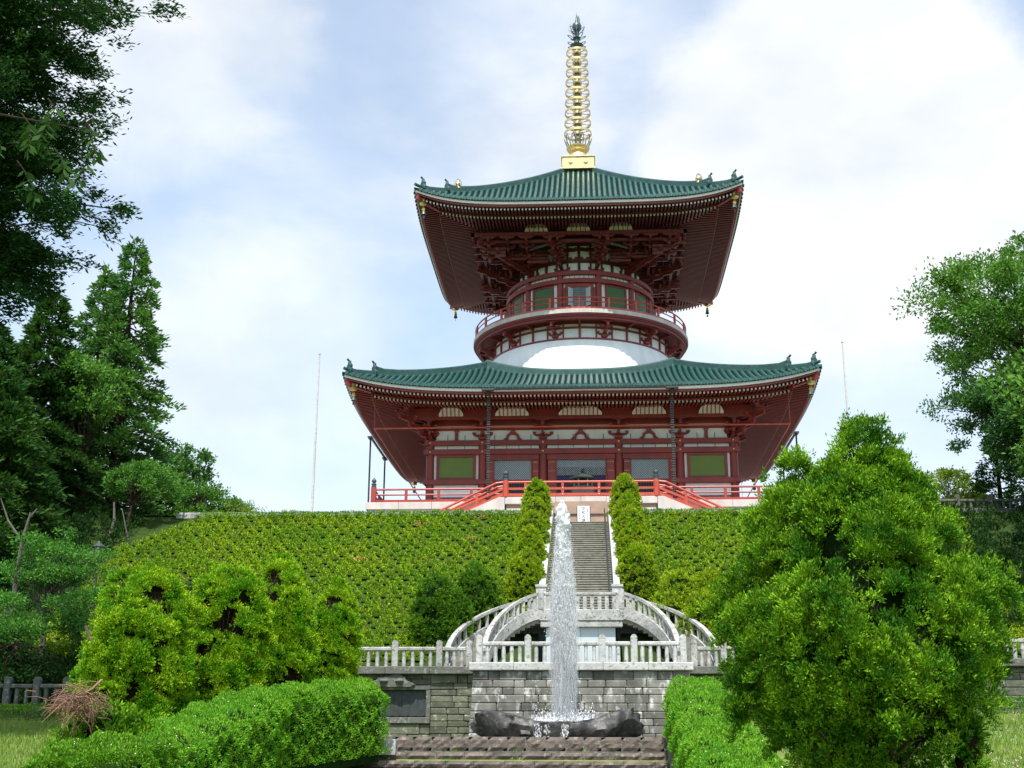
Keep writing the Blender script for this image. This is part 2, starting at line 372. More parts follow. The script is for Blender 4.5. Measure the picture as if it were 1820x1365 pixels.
# -------- platform, landing
m = MB(); m.box(-14.66, 14.66, -14.66, 14.66, ZT-.6, ZP-.5); m.build('base', 'concrete', pag)
m = MB(); n_ = 13
for k in range(4):
    s_ = MB()
    for i in range(n_):
        a = -14.8+29.6*i/n_; s_.cbox(a+.006, a+29.6/n_-.006, -14.8, -13.4, ZP-.5+.003, ZP, .02)
    m._rm(k*pi/2, s_)
m.box(-13.39, 13.39, -13.39, 13.39, ZP-.45, ZP-.01); m.build('platform_slab', 'concrete', pag)
LY0, LY1 = -16.35, -14.83
m = MB()
for i in range(6): m.cbox(-5.1+1.7*i+.006, -5.1+1.7*(i+1)-.006, LY0, LY1, ZP-.5, ZP-.02, .02)
m.build('landing_slab', 'concrete', pag)
for sx in (-1, 1):
    m = MB(); x0, x1 = 2.0, 5.0
    m.box(min(sx*x0, sx*x1), max(sx*x0, sx*x1), LY0+.12, LY1, ZT-.6, ZP-.78)
    m.box(min(sx*1.9, sx*5.05), max(sx*1.9, sx*5.05), LY0+.2, LY1, ZP-.78, ZP-.503, 1)
    m.build('landing_base', ['concrete', 'recess'], pag)
# side flights of the landing
for sx in (-1, 1):
    m = MB(); n_ = 8
    for i in range(n_):
        x0 = 5.12+4.3*i/n_; zt = ZP-.02-(i+1)*(ZP-ZT)/(n_+.5)
        m.box(min(sx*x0, sx*(x0+4.3/n_)), max(sx*x0, sx*(x0+4.3/n_)), -16.0, -14.86, ZT-.5, zt)
    st = m.build('side_flight', 'concrete', pag)
    # sloping cheek wall
    m = MB(); pr = [(5.12, ZP-.02), (5.5, ZP-.02), (9.4, ZT+.1), (9.4, ZT-.5), (5.12, ZT-.5)]
    for yy in (-16.35,): m.loft([[(sx*x, yy, z) for x, z in pr], [(sx*x, yy+.3, z) for x, z in pr]])
    m.build('cheek_wall', 'concrete', st)
def rail_mesh(pts, top=.98, mids=(.32, .62), r=(.07, .055), inner=True):
    m = MB(); m.tube([(x, y, z+top) for x, y, z in pts], .075, 8)
    for h in mids: m.tube([(x, y, z+h) for x, y, z in pts], .055, 6)
    m.beam
    return m
def giboshi(m, x, y, z, r=.19, mi=1):
    m.lathe([(0, 0), (r*1.05, 0), (r*1.05, .12), (r*.8, .14), (r*.8, .18), (r*1.1, .2), (r*1.1, .26), (r*.7, .29), (r*.62, .34), (r*.95, .42), (r*1.0, .5), (r*.6, .6), (r*.15, .68), (0, .74)], (x, y, z), 12, mi)
# veranda railing round the platform
def post_box(m, x, y, z0, z1, s=.13, mi=0): m.box(x-s, x+s, y-s, y+s, z0, z1, mi)
for k in range(4):
    segs = [(-14.35, 14.35)] if k else [(-14.35, -5.3), (5.3, 14.35)]
    for a, b in segs:
        s_ = MB(); n_ = max(2, round((b-a)/2.4))
        for h, t_ in ((.98, .075), (.6, .06)): s_.tube([(a, -14.35, ZP+h), (b, -14.35, ZP+h)], t_, 8)
        s_.box(a, b, -14.43, -14.27, ZP+.07, ZP+.24)
        m = MB(); m._rm(k*pi/2, s_); rl = m.build('veranda_railing', 'red_dull', pag)
        for i in range(n_+1):
            x = a+(b-a)*i/n_; s_ = MB()
            if i in (0, n_) and abs(x) > 10:
                if i == n_ : continue
                post_box(s_, x, -14.35, ZP+.005, ZP+1.12, .17); giboshi(s_, x, -14.35, ZP+1.12, .17)
            else: post_box(s_, x, -14.35, ZP+.005, ZP+.94, .09)
            m = MB(); m._rm(k*pi/2, s_); m.build('post', ['red_dull', 'bronze'], rl)
    if k == 0:
        pass
for i, (x, y) in enumerate(((14.35, -14.35),)):
    m = MB(); post_box(m, x, y, ZP+.005, ZP+1.12, .17); giboshi(m, x, y, ZP+1.12, .17); m.build('railing_newel', ['red_dull', 'bronze'], pag)
# landing railing (bright) and sloping hand rails
RY = -16.2
s_ = MB()
for h, t_ in ((1.02, .08),): s_.tube([(-5.0, RY, ZP+h), (5.0, RY, ZP+h)], t_, 10)
s_.box(-4.9, 4.9, RY-.06, RY+.06, ZP+.5, ZP+.64); s_.box(-4.9, 4.9, RY-.08, RY+.08, ZP+.04, ZP+.24)
lr = s_.build('landing_railing', 'red_rail', pag)
for x in (-3.72, -2.45, -1.22, 1.22, 2.45, 3.72):
    m = MB(); m.box(x-.085, x+.085, RY-.11, RY+.11, ZP, ZP+.95)
    for h in (.12, .56): m.lathe([(0, 0), (.045, 0), (.04, .05), (0, .07)], (0, 0, 0), 8, 1)
    # studs on the front face
    k0 = len(m.v)-2*8*4
    for q, h in enumerate((.14, .57)):
        for i in range(32):
            px, py, pz = m.v[k0+q*32+i]; m.v[k0+q*32+i] = (x+px, RY-.11-pz, ZP+h+py)
    m.build('post', ['red_rail', 'metal_grey'], lr)
for sx in (-1, 1):
    m = MB(); m.lathe([(0, 0), (.2, 0), (.2, 1.15), (0, 1.15)], (sx*5.05, RY, ZP), 12, 0); giboshi(m, sx*5.05, RY, ZP+1.15, .2); m.build('newel', ['red_rail', 'bronze'], lr)
    m = MB(); m.lathe([(0, 0), (.14, 0), (.14, 1.0), (0, 1.0)], (sx*5.05, -14.9, ZP), 12, 0); giboshi(m, sx*5.05, -14.9, ZP+1.0, .14); m.build('newel', ['red_rail', 'bronze'], lr)
    for yy in (RY, -14.95):
        m = MB()
        for h, t_ in ((1.02, .08),): m.tube([(sx*5.2, yy, ZP+h), (sx*5.7, yy, ZP+h-.06), (sx*9.5, yy, ZT+h-.1), (sx*9.9, yy, ZT+h-.25)], t_, 8)
        for h in (.56, .16): m.beam((sx*5.25, yy, ZP+h), (sx*9.5, yy, ZT+h-.02), .11, .15)
        hr = m.build('hand_rail', 'red_rail', pag)
        for t_ in (.42, .93):
            x = 5.2+4.3*t_; z = ZP-(ZP-ZT)*t_
            m = MB(); m.box(min(sx*(x-.09), sx*(x+.09)), max(sx*(x-.09), sx*(x+.09)), yy-.1, yy+.1, z-.1, z+.95); m.build('post', 'red_rail', hr)

# -------- lower storey
PX = (-10.9, -7.1, -2.72, 2.72, 7.1, 10.9); W0 = 10.9
m = MB(); m.box(-W0+.06, W0-.06, -W0+.06, W0-.06, ZP, 24.6); m.build('inner_wall', 'dark', pag)
for k in range(4):
    for i, x in enumerate(PX[:-1]):
        s_ = MB(); s_.lathe([(0, ZP-.003), (.36, ZP-.003), (.38, ZP+.12), (.3, ZP+.16), (.3, 22.36), (0, 22.36)], (x, -W0, 0), 20)
        m = MB(); m._rm(k*pi/2, s_); m.build('pillar', 'red', pag, 'auto')
def plaster(s_):
    s_.box(-W0, W0, -W0-.02, -W0+.05, 22.36, 24.3)                     # white wall between brackets
    s_.box(-W0, W0, -W0-.03, -W0+.05, 21.7, 22.0)                      # strip between the two tie beams
    for a, b in ((PX[0], PX[1]), (PX[4], PX[5])):
        s_.box(a+.28, b-.28, -W0-.04, -W0+.05, ZP+.15, 21.3)
sides(plaster, 'plaster_wall', 'white_plaster')
def thin_rods(s_):
    for a, b in zip(PX[:-1], PX[1:]):
        for t_ in (.2, .4, .6, .8) if b-a > 4 else (.33, .66):
            x = a+(b-a)*t_; s_.box(x-.02, x+.02, -W0-.06, -W0-.021, 22.37, 22.8); s_.box(x-.02, x+.02, -W0-.06, -W0-.031, 21.7, 22.0)
sides(thin_rods, 'bird_rod', 'iron')
def beamA(s_): s_.cbox(-11.35, 11.35, -W0-.30, -W0-.04, 21.99, 22.36, .02)
def beamB(s_): s_.cbox(-11.35, 11.35, -W0-.34, -W0-.04, 21.3, 21.7, .02)
for q in sides(beamA, 'tie_beam', 'red') + sides(beamB, 'tie_beam', 'red'): pass
def caps(s_):
    for x in PX:
        for z, y in ((22.17, -W0-.31), (21.5, -W0-.35)):
            s_.loft([[(x+.09*cos(a), y+.005, z+.09*sin(a)) for a in np.linspace(0, 2*pi, 9)[:-1]], [(x+.05*cos(a), y-.05, z+.05*sin(a)) for a in np.linspace(0, 2*pi, 9)[:-1]]])
for q_ in range(len(PX)*2):
    def one(s_, q_=q_):
        t_ = MB(); caps(t_); b_ = q_*16; s_.add(t_.v[b_:b_+16], [tuple(i-b_ for i in f) for f in t_.f[q_*10:(q_+1)*10]])
    sides(one, 'brass_boss', 'brass')
for k in range(4):
    for a, b in ((PX[0], PX[1]), (PX[4], PX[5])):
        # window with green panel, frame and low rail
        s_ = MB(); x0, x1, z0, z1 = a+.66, b-.66, 19.5, 21.29; y = -W0-.045
        s_.box(x0-.19, x0, y-.16, y, z0-.02, z1); s_.box(x1, x1+.19, y-.16, y, z0-.02, z1)
        s_.box(x0, x1, y-.16, y, z1-.17, z1); s_.box(x0, x1, y-.14, y, z0-.02, z0+.12)
        m = MB(); m._rm(k*pi/2, s_); wn = m.build('window', 'red', pag)
        s_ = MB(); s_.box(x0, x1, y-.05, y-.01, z0+.12, z1-.17)
        nb = 34
        for i in range(nb): xx = x0+(x1-x0)*(i+.5)/nb; s_.box(xx-.018, xx+.018, y-.075, y-.05, z0+.12, z1-.17)
        m = MB(); m._rm(k*pi/2, s_); m.build('green_panel', 'win_green', wn)
        s_ = MB(); s_.cbox(a-.42, b+.42, -W0-.36, -W0-.04, 19.08, 19.46, .02)
        m = MB(); m._rm(k*pi/2, s_); m.build('sill_beam', 'red', pag)
        s_ = MB(); s_.box(a+.3, b-.3, -W0-.12, -W0-.042, 18.1, 18.2); s_.box(a+.3, b-.3, -W0-.2, -W0-.042, ZP+.15, ZP+.35)
        m = MB(); m._rm(k*pi/2, s_); m.build('low_rail', 'red', pag)
    for j, (a, b) in enumerate(((PX[1], PX[2]), (PX[2], PX[3]), (PX[3], PX[4]))):
        cx = (a+b)/2; hw = 1.32 if j != 1 else 1.74; zt = 20.9; y = -W0+.02
        s_ = MB(); s_.box(a+.28, b-.28, y-.2, y+.05, zt+.02, 21.3); s_.box(cx-hw-.12, cx+hw+.12, y-.26, y-.2, zt-.02, zt+.16)
        s_.box(cx-hw-.1, cx-hw, y-.2, y+.05, ZP, zt+.02); s_.box(cx+hw, cx+hw+.1, y-.2, y+.05, ZP, zt+.02)
        if j != 1: s_.box(cx-hw, cx+hw, y-.12, y, 19.28, 19.45); s_.box(cx-hw, cx+hw, y-.12, y, 18.15, 18.28)
        m = MB(); m._rm(k*pi/2, s_); dw = m.build('doorway', 'red', pag)
        s_ = MB(); z0, z1 = 19.45 if j != 1 else 19.7, zt
        d = .17; nn = int((hw*2+(z1-z0))/d)
        for i in range(nn+1):
            for sg in (1, -1):
                u0 = -hw+i*d; pts = []
                # clip the diagonal strip to the panel
                t0 = max(0, u0-hw); t1 = min(z1-z0, u0+hw)
                if t1 <= t0: continue
                xa, za = u0-t0, z0+t0; xb, zb = u0-t1, z0+t1
                s_.beam((cx+sg*xa, y-.08-.012*sg, za), (cx+sg*xb, y-.08-.012*sg, zb), .02, .055, 0, (0, 1, 0))
        m = MB(); m._rm(k*pi/2, s_); m.build('lattice', 'lattice', dw)
        s_ = MB(); s_.box(cx-hw, cx+hw, y+.0, y+.03, 20.35 if j == 1 else 19.45, zt)
        m = MB(); m._rm(k*pi/2, s_); m.build('pane', 'glass', dw)
        if j == 1:
            s_ = MB(); n_ = 40; top = [(cx-hw+2*hw*i/n_, y-.16+.03*sin(i*1.3), 19.72) for i in range(n_+1)]
            bot = [(x, yy+.02*sin(x*9), 19.42-.0*x-.18*abs(x-cx)**1.5/hw) for x, yy, z in top]
            s_.loft([top, bot], closed=False, caps=False)
            m = MB(); m._rm(k*pi/2, s_); m.build('curtain', 'purple', dw)
        else:
            s_ = MB()
            for i in range(14): xx = cx-hw+2*hw*(i+.5)/14; s_.box(xx-.025, xx+.025, y-.06, y-.02, ZP, 19.28)
            m = MB(); m._rm(k*pi/2, s_); m.build('bar_screen', 'iron', dw)
        for sg in (-1, 1):                      # folded-back door leaves with stud rows
            e = a if sg < 0 else b; x0 = cx+sg*(hw+.1); x1 = e-sg*.32
            lx0, lx1 = min(x0, x1), max(x0, x1)
            s_ = MB(); s_.cbox(lx0+.02, lx1, y-.2, y-.12, ZP+.05, zt+.0, .015)
            for z in (17.7, 18.5, 19.3, 20.05, 20.7):
                for i in range(5):
                    xx = lx0+.08+(lx1-lx0-.14)*i/4; s_.box(xx-.018, xx+.018, y-.23, y-.2, z-.018, z+.018, 1)
            m = MB(); m._rm(k*pi/2, s_); m.build('door', ['red', 'brass'], pag)

# bracket sets ------------------------------------------------------
def block(s_, x, y, z, c, d, w=.2, h=.17):
    """bearing block, tapered below; c,d = cos/sin of the outward direction"""
    v = []
    for zz, k in ((z, .62), (z+h*.45, 1), (z+h, 1)):
        for a, b in ((-1,-1),(1,-1),(1,1),(-1,1)): v.append((x+(a*c-b*d)*w*k, y+(a*d+b*c)*w*k, zz))
    s_.add(v, [(0,1,5,4),(1,2,6,5),(2,3,7,6),(3,0,4,7),(4,5,9,8),(5,6,10,9),(6,7,11,10),(7,4,8,11),(8,9,10,11)], 0); s_.add(v[:4], [(3,2,1,0)], 1)
def arm(s_, x, y, z, c, d, ln, h=.2, w=.17, radial=False):
    """boat-shaped bracket arm centred at x,y; runs sideways, or outward when radial"""
    p = []; n = 8
    for i in range(n+1):
        t_ = -1+2*i/n; u = t_*ln/2; lift = max(0, abs(t_)-.45)/.55; p.append((u, z+h*.85*lift**2*.9))
    def P(u, zz, q): return (x+u*c-q*d, y+u*d+q*c, zz) if radial else (x-u*d+q*c, y+u*c+q*d, zz)
    rings = [[P(u, zb, -w/2), P(u, zb, w/2), P(u, z+h, w/2), P(u, z+h, -w/2)] for u, zb in p]
    s_.loft(rings, 0)
def bracket_set(s_, x, y, ang, z0, steps, scale=1., side=1.25):
    c, d = cos(ang), sin(ang)
    block(s_, x, y, z0, c, d, .3*scale, .26*scale)
    arm(s_, x, y, z0+.26*scale, c, d, side*1.15*scale, .2*scale)
    for k in (-1, 0, 1): block(s_, x-d*k*side*.5*scale, y+c*k*side*.5*scale, z0+.46*scale, c, d, .13*scale, .15*scale)
    pr = 0
    for i, (rc, z) in enumerate(steps):
        # radial arm from the wall to this step, its nose curved
        ex = rc+.22; s_.beam((x-c*.1, y-d*.1, z-.12*scale), (x+c*ex, y+d*ex, z-.12*scale), .2*scale, .24*scale)
        nx, ny = x+c*rc, y+d*rc
        s_.beam((x+c*(pr+.05), y+d*(pr+.05), z-.34*scale), (nx, ny, z-.22*scale), .2*scale, .16*scale)
        block(s_, nx, ny, z, c, d, .15*scale, .16*scale)
        arm(s_, nx, ny, z+.16*scale, c, d, side*scale, .18*scale)
        for k in (-1, 0, 1): block(s_, nx-d*k*side*.46*scale, ny+c*k*side*.46*scale, z+.34*scale, c, d, .12*scale, .13*scale)
        pr = rc
for k in range(4):
    for i, x in enumerate(PX[1:-1]):
        s_ = MB(); bracket_set(s_, x, -W0, -pi/2, 22.37, [(.65, 22.95), (1.2, 23.42)], 1., 1.25)
        m = MB(); m._rm(k*pi/2, s_); m.build('bracket', ['red', 'cream'], pag)
    s_ = MB(); bracket_set(s_, -W0, -W0, -3*pi/4, 22.37, [(.9, 22.95), (1.8, 23.42), (2.7, 23.9)], 1.05, 1.1)
    bracket_set(s_, -W0, -W0, -pi/2, 22.37, [(.65, 22.95), (1.2, 23.42)], 1., 1.); bracket_set(s_, -W0, -W0, -pi, 22.37, [(.65, 22.95), (1.2, 23.42)], 1., 1.)
    m = MB(); m._rm(k*pi/2, s_); m.build('bracket', ['red', 'cream'], pag)
    # frog-leg struts and plain struts between the brackets
    for j, (a, b) in enumerate(zip(PX[:-1], PX[1:])):
        cx = (a+b)/2; s_ = MB(); y = -W0-.03
        if j in (1, 2, 3):
            for sg in (-1, 1):
                pr = [(0, .62), (.2, .6), (.4, .42), (.5, .2), (.68, .06), (.68, 0), (.36, 0), (.3, .2), (.22, .36), (0, .42)]
                s_.loft([[(cx+sg*u, y-.14, 22.37+z) for u, z in pr], [(cx+sg*u, y, 22.37+z) for u, z in pr]])
            block(s_, cx, y-.07, 22.99, 0, -1, .16, .15)
        else:
            s_.box(cx-.12, cx+.12, y-.12, y, 22.37, 23.0); block(s_, cx, y-.07, 23.0, 0, -1, .18, .14)
        m = MB(); m._rm(k*pi/2, s_); m.build('strut', ['red', 'cream'], pag)
def wallbands(s_):
    s_.box(-W0-.1, W0+.1, -W0-.16, -W0-.021, 23.13, 23.33); s_.box(-W0-.1, W0+.1, -W0-.18, -W0-.021, 23.48, 24.3)
    s_.box(-12.3, 12.3, -12.20, -12.04, 23.84, 24.5); s_.box(-12.3, 12.3, -12.24, -12.04, 23.66, 23.84)                    # outer purlin
sides(wallbands, 'wall_band', 'red')
# ribbed coves
def cove(s_, cx, hw, yb, zb, yt, zt, nrib):
    v = [(cx-hw, yb, zb), (cx+hw, yb, zb)]; top = []
    n = 10
    pr = []
    for i in range(n+1):
        t_ = i/n; u = -1+2*t_; pr.append((cx+u*hw, 1-max(0, abs(u)-.55)**2*3.6))
    bot = [(x, yb, zb) for x, k in pr]; tp = [(x, yb+(yt-yb)*k, zb+(zt-zb)*k) for x, k in pr]
    s_.loft([bot, tp], 0, closed=False, caps=False)
    for i in range(nrib+1):
        u = -1+2*i/nrib
        if abs(u) > .97: continue
        k = 1-max(0, abs(u)-.55)**2*3.6; x = cx+u*hw
        s_.beam((x, yb-.03, zb-.02), (x, yb-.03+(yt-yb)*k, zb+(zt-zb)*k), .06, .05, 1)
for k in range(4):
    for cx, hw, nr in ((-9.3, .88, 6), (-4.9, 1.2, 8), (0, 1.55, 10), (4.9, 1.2, 8), (9.3, .88, 6)):
        s_ = MB(); cove(s_, cx, hw, -12.24, 23.87, -12.62, 24.42, nr)
        m = MB(); m._rm(k*pi/2, s_); m.build('ribbed_cove', ['cream', 'red'], pag, normals=False)

# -------- roofs
class Roof: pass
LO = Roof(); LO.re, LO.rt, LO.ze, LO.zt, LO.le, LO.lt, LO.p, LO.q, LO.sp, LO.tr = 16.45, 7.1, 24.85, 28.62, 1.2, .62, 4.5, 1.1, .415, .125
UP = Roof(); UP.re, UP.rt, UP.ze, UP.zt, UP.le, UP.lt, UP.p, UP.q, UP.sp, UP.tr = 12.43, 1.3, 40.72, 48.35, 1.22, 0, 4.6, 1.28, .425, .125
def rz(R_, r, u):
    t_ = min(1, max(0, (R_.re-r)/(R_.re-R_.rt))); v = min(1, abs(u)/max(r, .01))
    return R_.ze+(R_.zt-R_.ze)*t_**R_.q+R_.le*(1-t_)**1.5*v**R_.p+R_.lt*t_**2*v**3
def lift(R_, u): return R_.le*(min(1, abs(u)/R_.re))**R_.p
def build_roof(R_, name, ridge_r, coving, ends):
    root = MB(); nr, nu = 14, 48
    # bed of the tiles (one closed sheet)
    for k in range(4):
        s_ = MB(); rings = []
        for i in range(nr+1):
            r = R_.re+(R_.rt-R_.re)*i/nr; rings.append([((-1+2*j/nu)*r, -r, rz(R_, r, (-1+2*j/nu)*r)) for j in range(nu+1)])
        s_.loft(rings, 0, closed=False, caps=False)
        und = [[(x, y+.02, z-.14) for x, y, z in rings[0]], rings[0]]; s_.loft(und, 0, closed=False, caps=False)
        root._rm(k*pi/2, s_)
    rf = root.build(name, 'tile_bed', pag)
    # rows of round tiles
    s_ = MB(); cnt = int(R_.re/R_.sp)
    for i in range(-cnt, cnt+1):
        u = i*R_.sp; r1 = max(R_.rt+.05, abs(u)+.02); n = max(2, int((R_.re-r1)/.8)+1)
        if R_.re-r1 < .15: continue
        pts = []
        rings = []
        for q in range(n+1):
            r = R_.re+.05+(r1-R_.re-.05)*q/n; z = rz(R_, r, u)-.02
            rings.append([(u+R_.tr*cos(a), -r, z+R_.tr*1.1*sin(a)) for a in np.linspace(0, pi, 7)])
        s_.loft(rings, 0, closed=False, caps=False)
        z = rz(R_, R_.re, u)-.0
        s_.loft([[(u+R_.tr*1.12*cos(a), -R_.re-.09, z+R_.tr*1.12*sin(a)) for a in np.linspace(0, 2*pi, 11)[:-1]],
                 [(u+R_.tr*1.12*cos(a), -R_.re+.1, z+R_.tr*1.12*sin(a)) for a in np.linspace(0, 2*pi, 11)[:-1]]])
        # hanging lip of the flat tile between two round ones
        z2 = rz(R_, R_.re, u+R_.sp/2); s_.loft([[(u+R_.sp*t_, -R_.re-.03, z2-.02-.09*sin(pi*(.15+.7*t_))) for t_ in np.linspace(.2, .8, 5)], [(u+R_.sp*t_, -R_.re-.03, z2+.06) for t_ in np.linspace(.2, .8, 5)]], closed=False, caps=False)
    for k in range(4):
        m = MB(); m._rm(k*pi/2, s_); m.build('tile_rows', 'tile', rf, 'auto', normals=False)
    # white eave board, red board under it, soffit, rafters
    def board(dr, z0, z1, th, mt, nm):
        s_ = MB(); rings = []
        r = R_.re-dr
        for j in range(nu+1):
            u = (-1+2*j/nu)*r; z = R_.ze+lift(R_, u*R_.re/r); rings.append([(u, -r, z+z0), (u*(r-th)/r, -r+th, z+z0), (u*(r-th)/r, -r+th, z+z1), (u, -r, z+z1)])
        s_.loft(rings, 0)
        for k in range(4):
            m = MB(); m._rm(k*pi/2, s_); m.build(nm, mt, rf)
    board(.1, -.34, -.13, .3, 'white_plaster', 'eave_board'); board(.22, -.5, -.345, .3, 'red', 'eave_board')
    for k in range(4):
        s_ = MB(); rings = []
        for i in range(9):
            r = R_.re-.25+(R_.wall-R_.re+.25)*i/8; zz = R_.s0+max(0, R_.re-r)*R_.ss
            rings.append([((-1+2*j/nu)*r, -r, zz+lift(R_, (-1+2*j/nu)*r)) for j in range(nu+1)])
        s_.loft(rings, 0, closed=False, caps=False)
        m = MB(); m._rm(k*pi/2, s_); m.build('soffit', 'red_soffit_shade' if R_ is UP else 'red_soffit_low_shade', rf, normals=False)
        s_ = MB(); e = MB(); d = R_.rs; cnt = int((R_.re-.5)/d)
        for (ro, ri, zo, sl_, w_, h_, mw) in ((R_.re-.42, R_.re-2.0, R_.zf, .13, .11, .14, 1.), (R_.re-1.75, R_.wall, R_.zb, R_.ss, .12, .16, 1.)):
            for i in range(-cnt, cnt+1):
                u = (i+.5)*d
                if abs(u) > ro-.1: continue
                r1 = max(ri, abs(u)); lf = lift(R_, u)
                if ro-r1 < .12: continue
                a = (u, -ro, zo+lf+h_/2); b = (u, -r1, zo+lf+h_/2+(ro-r1)*sl_); s_.beam(a, b, w_, h_)
                e.box(u-w_*.52, u+w_*.52, -ro-.012, -ro-.003, zo+lf-.005, zo+lf+h_)
            s_2 = MB(); rings = []                           # strip lying on the rafter ends
        for j in range(nu+1):
            r = R_.re-1.7; u = (-1+2*j/nu)*r; z = R_.zb+.17+lift(R_, u); rings.append([(u, -r, z), (u*(r-.14)/r, -r+.14, z), (u*(r-.14)/r, -r+.14, z+.13), (u, -r, z+.13)])
        s_.loft(rings, 0)
        m = MB(); m._rm(k*pi/2, s_); ro_ = m.build('rafters', 'red_rafter_shade' if R_ is UP else 'red', rf)
        m = MB(); m._rm(k*pi/2, e); m.build('rafter_ends', 'cream', ro_)['kind'] = 'stuff'; ro_['kind'] = 'stuff'
        # corner rafter with gilded end
        s_ = MB(); c0 = R_.re-.2; zc = R_.ze+R_.le; pts = []
        for i in range(7):
            r = c0+(R_.wall-c0)*i/6; pts.append((-r, -r, R_.s0+max(0, R_.re-r)*R_.ss+lift(R_, r)-.18))
        for p, q in zip(pts[:-1], pts[1:]): s_.beam(p, q, .26, .42)
        m = MB(); m._rm(k*pi/2, s_); hb = m.build('corner_rafter', 'red', rf)
        s_ = MB(); c1 = R_.re-.55; s_.box(-.2, .2, -.06, .3, -.28, .22); z = pts[0][2]-.22
        s_.lathe([(0, -.75), (.12, -.75), (.15, -.6), (.08, -.45), (0, -.4)], (0, .2, 0), 8)
        g = MB(); g._rm(-pi/4, s_); g.shift(-c1, -c1, z); m = MB(); m._rm(k*pi/2, g); m.build('gilt_end', 'brass', hb)
        # hip ridge with two stepped ornaments
        for (ra, rb, hh, ww) in ((R_.rt, ends[0], .42, .34), (ends[0]-.1, ends[1], .3, .28)):
            s_ = MB(); rings = []; n = 16
            for i in range(n+1):
                r = ra+(rb-ra)*i/n; z = rz(R_, r, r); h_ = hh+(.14 if i == n else 0) + .25*max(0, (i/n-.8))**1.*hh*4
                q = ww/2/sqrt(2)
                rings.append([(-r-q, -r+q, z-.1), (-r+q, -r-q, z-.1), (-r+q, -r-q, z+h_*.8), (-r+q*.4, -r-q*.4, z+h_), (-r-q*.4, -r+q*.4, z+h_), (-r-q, -r+q, z+h_*.8)])
            s_.loft(rings); m = MB(); m._rm(k*pi/2, s_); hp = m.build('hip_ridge', 'ridge', rf)
            s_ = MB(); z = rz(R_, rb, rb)-.05; pr = [(-.34, 0), (.34, 0), (.4, .25), (.3, .5), (.34, .72), (.12, .92), (.07, 1.15), (-.07, 1.15), (-.12, .92), (-.34, .72), (-.3, .5), (-.4, .25)]
            sc = .8
            s_.loft([[(x*sc, -.02, zz*sc) for x, zz in pr], [(x*sc, -.16, zz*sc) for x, zz in pr], [(x*sc*.7, -.22, zz*sc*.8+.06) for x, zz in pr]])
            s_.tube([(0, -.1, .85), (0, -.32, 1.0)], [.06, .08], 8)
            g = MB(); g._rm(-pi/4, s_); g.shift(-rb, -rb, z); m = MB(); m._rm(k*pi/2, g); m.build('end_tile', 'ridge', hp)
        # upturned tip
        s_ = MB(); a = R_.re-1.2; b = R_.re-.05
        s_.tube([(-r, -r, rz(R_, min(r, R_.re), min(r, R_.re))+.1+.14*(r-a)**2) for r in np.linspace(a, b, 6)], [.16, .15, .14, .13, .12, .12], 8)
        m = MB(); m._rm(k*pi/2, s_); m.build('corner_tile', 'tile', rf)
    return rf
LO.wall, LO.s0, LO.ss, LO.zf, LO.zb, LO.rs = 12.1, 24.52-.12, .14, 24.19, 23.98, .27
UP.wall, UP.s0, UP.ss, UP.zf, UP.zb, UP.rs = 7.9, 40.34-.08, .1, 40.02, 39.9, .27
rfL = build_roof(LO, 'lower_roof', None, None, (14.5, 16.0))
rfU = build_roof(UP, 'upper_roof', None, None, (10.1, 11.75))
# curved ridge framing the dome
for k in range(4):
    s_ = MB(); rings = []; n = 28
    for i in range(n+1):
        v = -1+2*i/n; r = 7.15+.95*(1-v*v); x = v*7.15*(1+.0*v); z = rz(LO, min(r, 8.2), x*r/7.15 if 0 else v*r)
        zz = 28.12+1.12*abs(v)**2.6
        rings.append([(x, -r-.2, zz-.35), (x, -r+.2, zz-.35), (x, -r+.2, zz+.36), (x, -r+.08, zz+.5), (x, -r-.08, zz+.5), (x, -r-.2, zz+.36)])
    s_.loft(rings); m = MB(); m._rm(k*pi/2, s_); m.build('top_ridge', 'ridge', rfL, 'auto')
# gutters and down pipes
for k in range(4):
    hw = 6.3 if k % 2 == 0 else 3.6
    s_ = MB(); s_.loft([[(x, -16.62+.11*cos(a), 24.63+.11*sin(a)) for a in np.linspace(pi, 2*pi, 7)]+[(x, -16.62+.08*cos(a), 24.65+.09*sin(a)) for a in np.linspace(2*pi, pi, 7)] for x in (-hw-.3, hw+.3)])
    m = MB(); m._rm(k*pi/2, s_); gt = m.build('gutter', 'iron', pag)
    for sg in (-1, 1):
        s_ = MB(); s_.box(sg*hw-.42, sg*hw+.42, -16.8, -16.46, 24.48, 24.6); zb = ZP if k else ZP-.2
        if k == 0:
            for q in (-.08, .08): s_.tube([(sg*hw+q, -15.7, 24.3), (sg*hw+q, -15.7, zb-1.2)], .028, 6)
            s_.beam((sg*hw, -16.6, 24.45), (sg*hw, -15.7, 24.25), .2, .12); z = 24.2
            while z > zb-1.2:
                s_.box(sg*hw-.11, sg*hw+.11, -15.78, -15.62, z-.05, z+.03); z -= .17
        else: s_.tube([(sg*hw, -16.62, 24.5), (sg*hw, -16.62, zb-1.7)], .07, 8)
        m = MB(); m._rm(k*pi/2, s_); m.build('down_pipe', 'iron', gt)
# thin net frame hung under the lower eaves
m = MB()
for k in range(4):
    s_ = MB(); s_.tube([(-14.45, -14.45, 22.45), (14.45, -14.45, 22.45)], .055, 6); s_.tube([(-14.45, -14.45, 22.45), (-14.45, -14.45, 24.9)], .02, 5); m._rm(k*pi/2, s_)
m.build('net_rail', 'red_rail', pag)
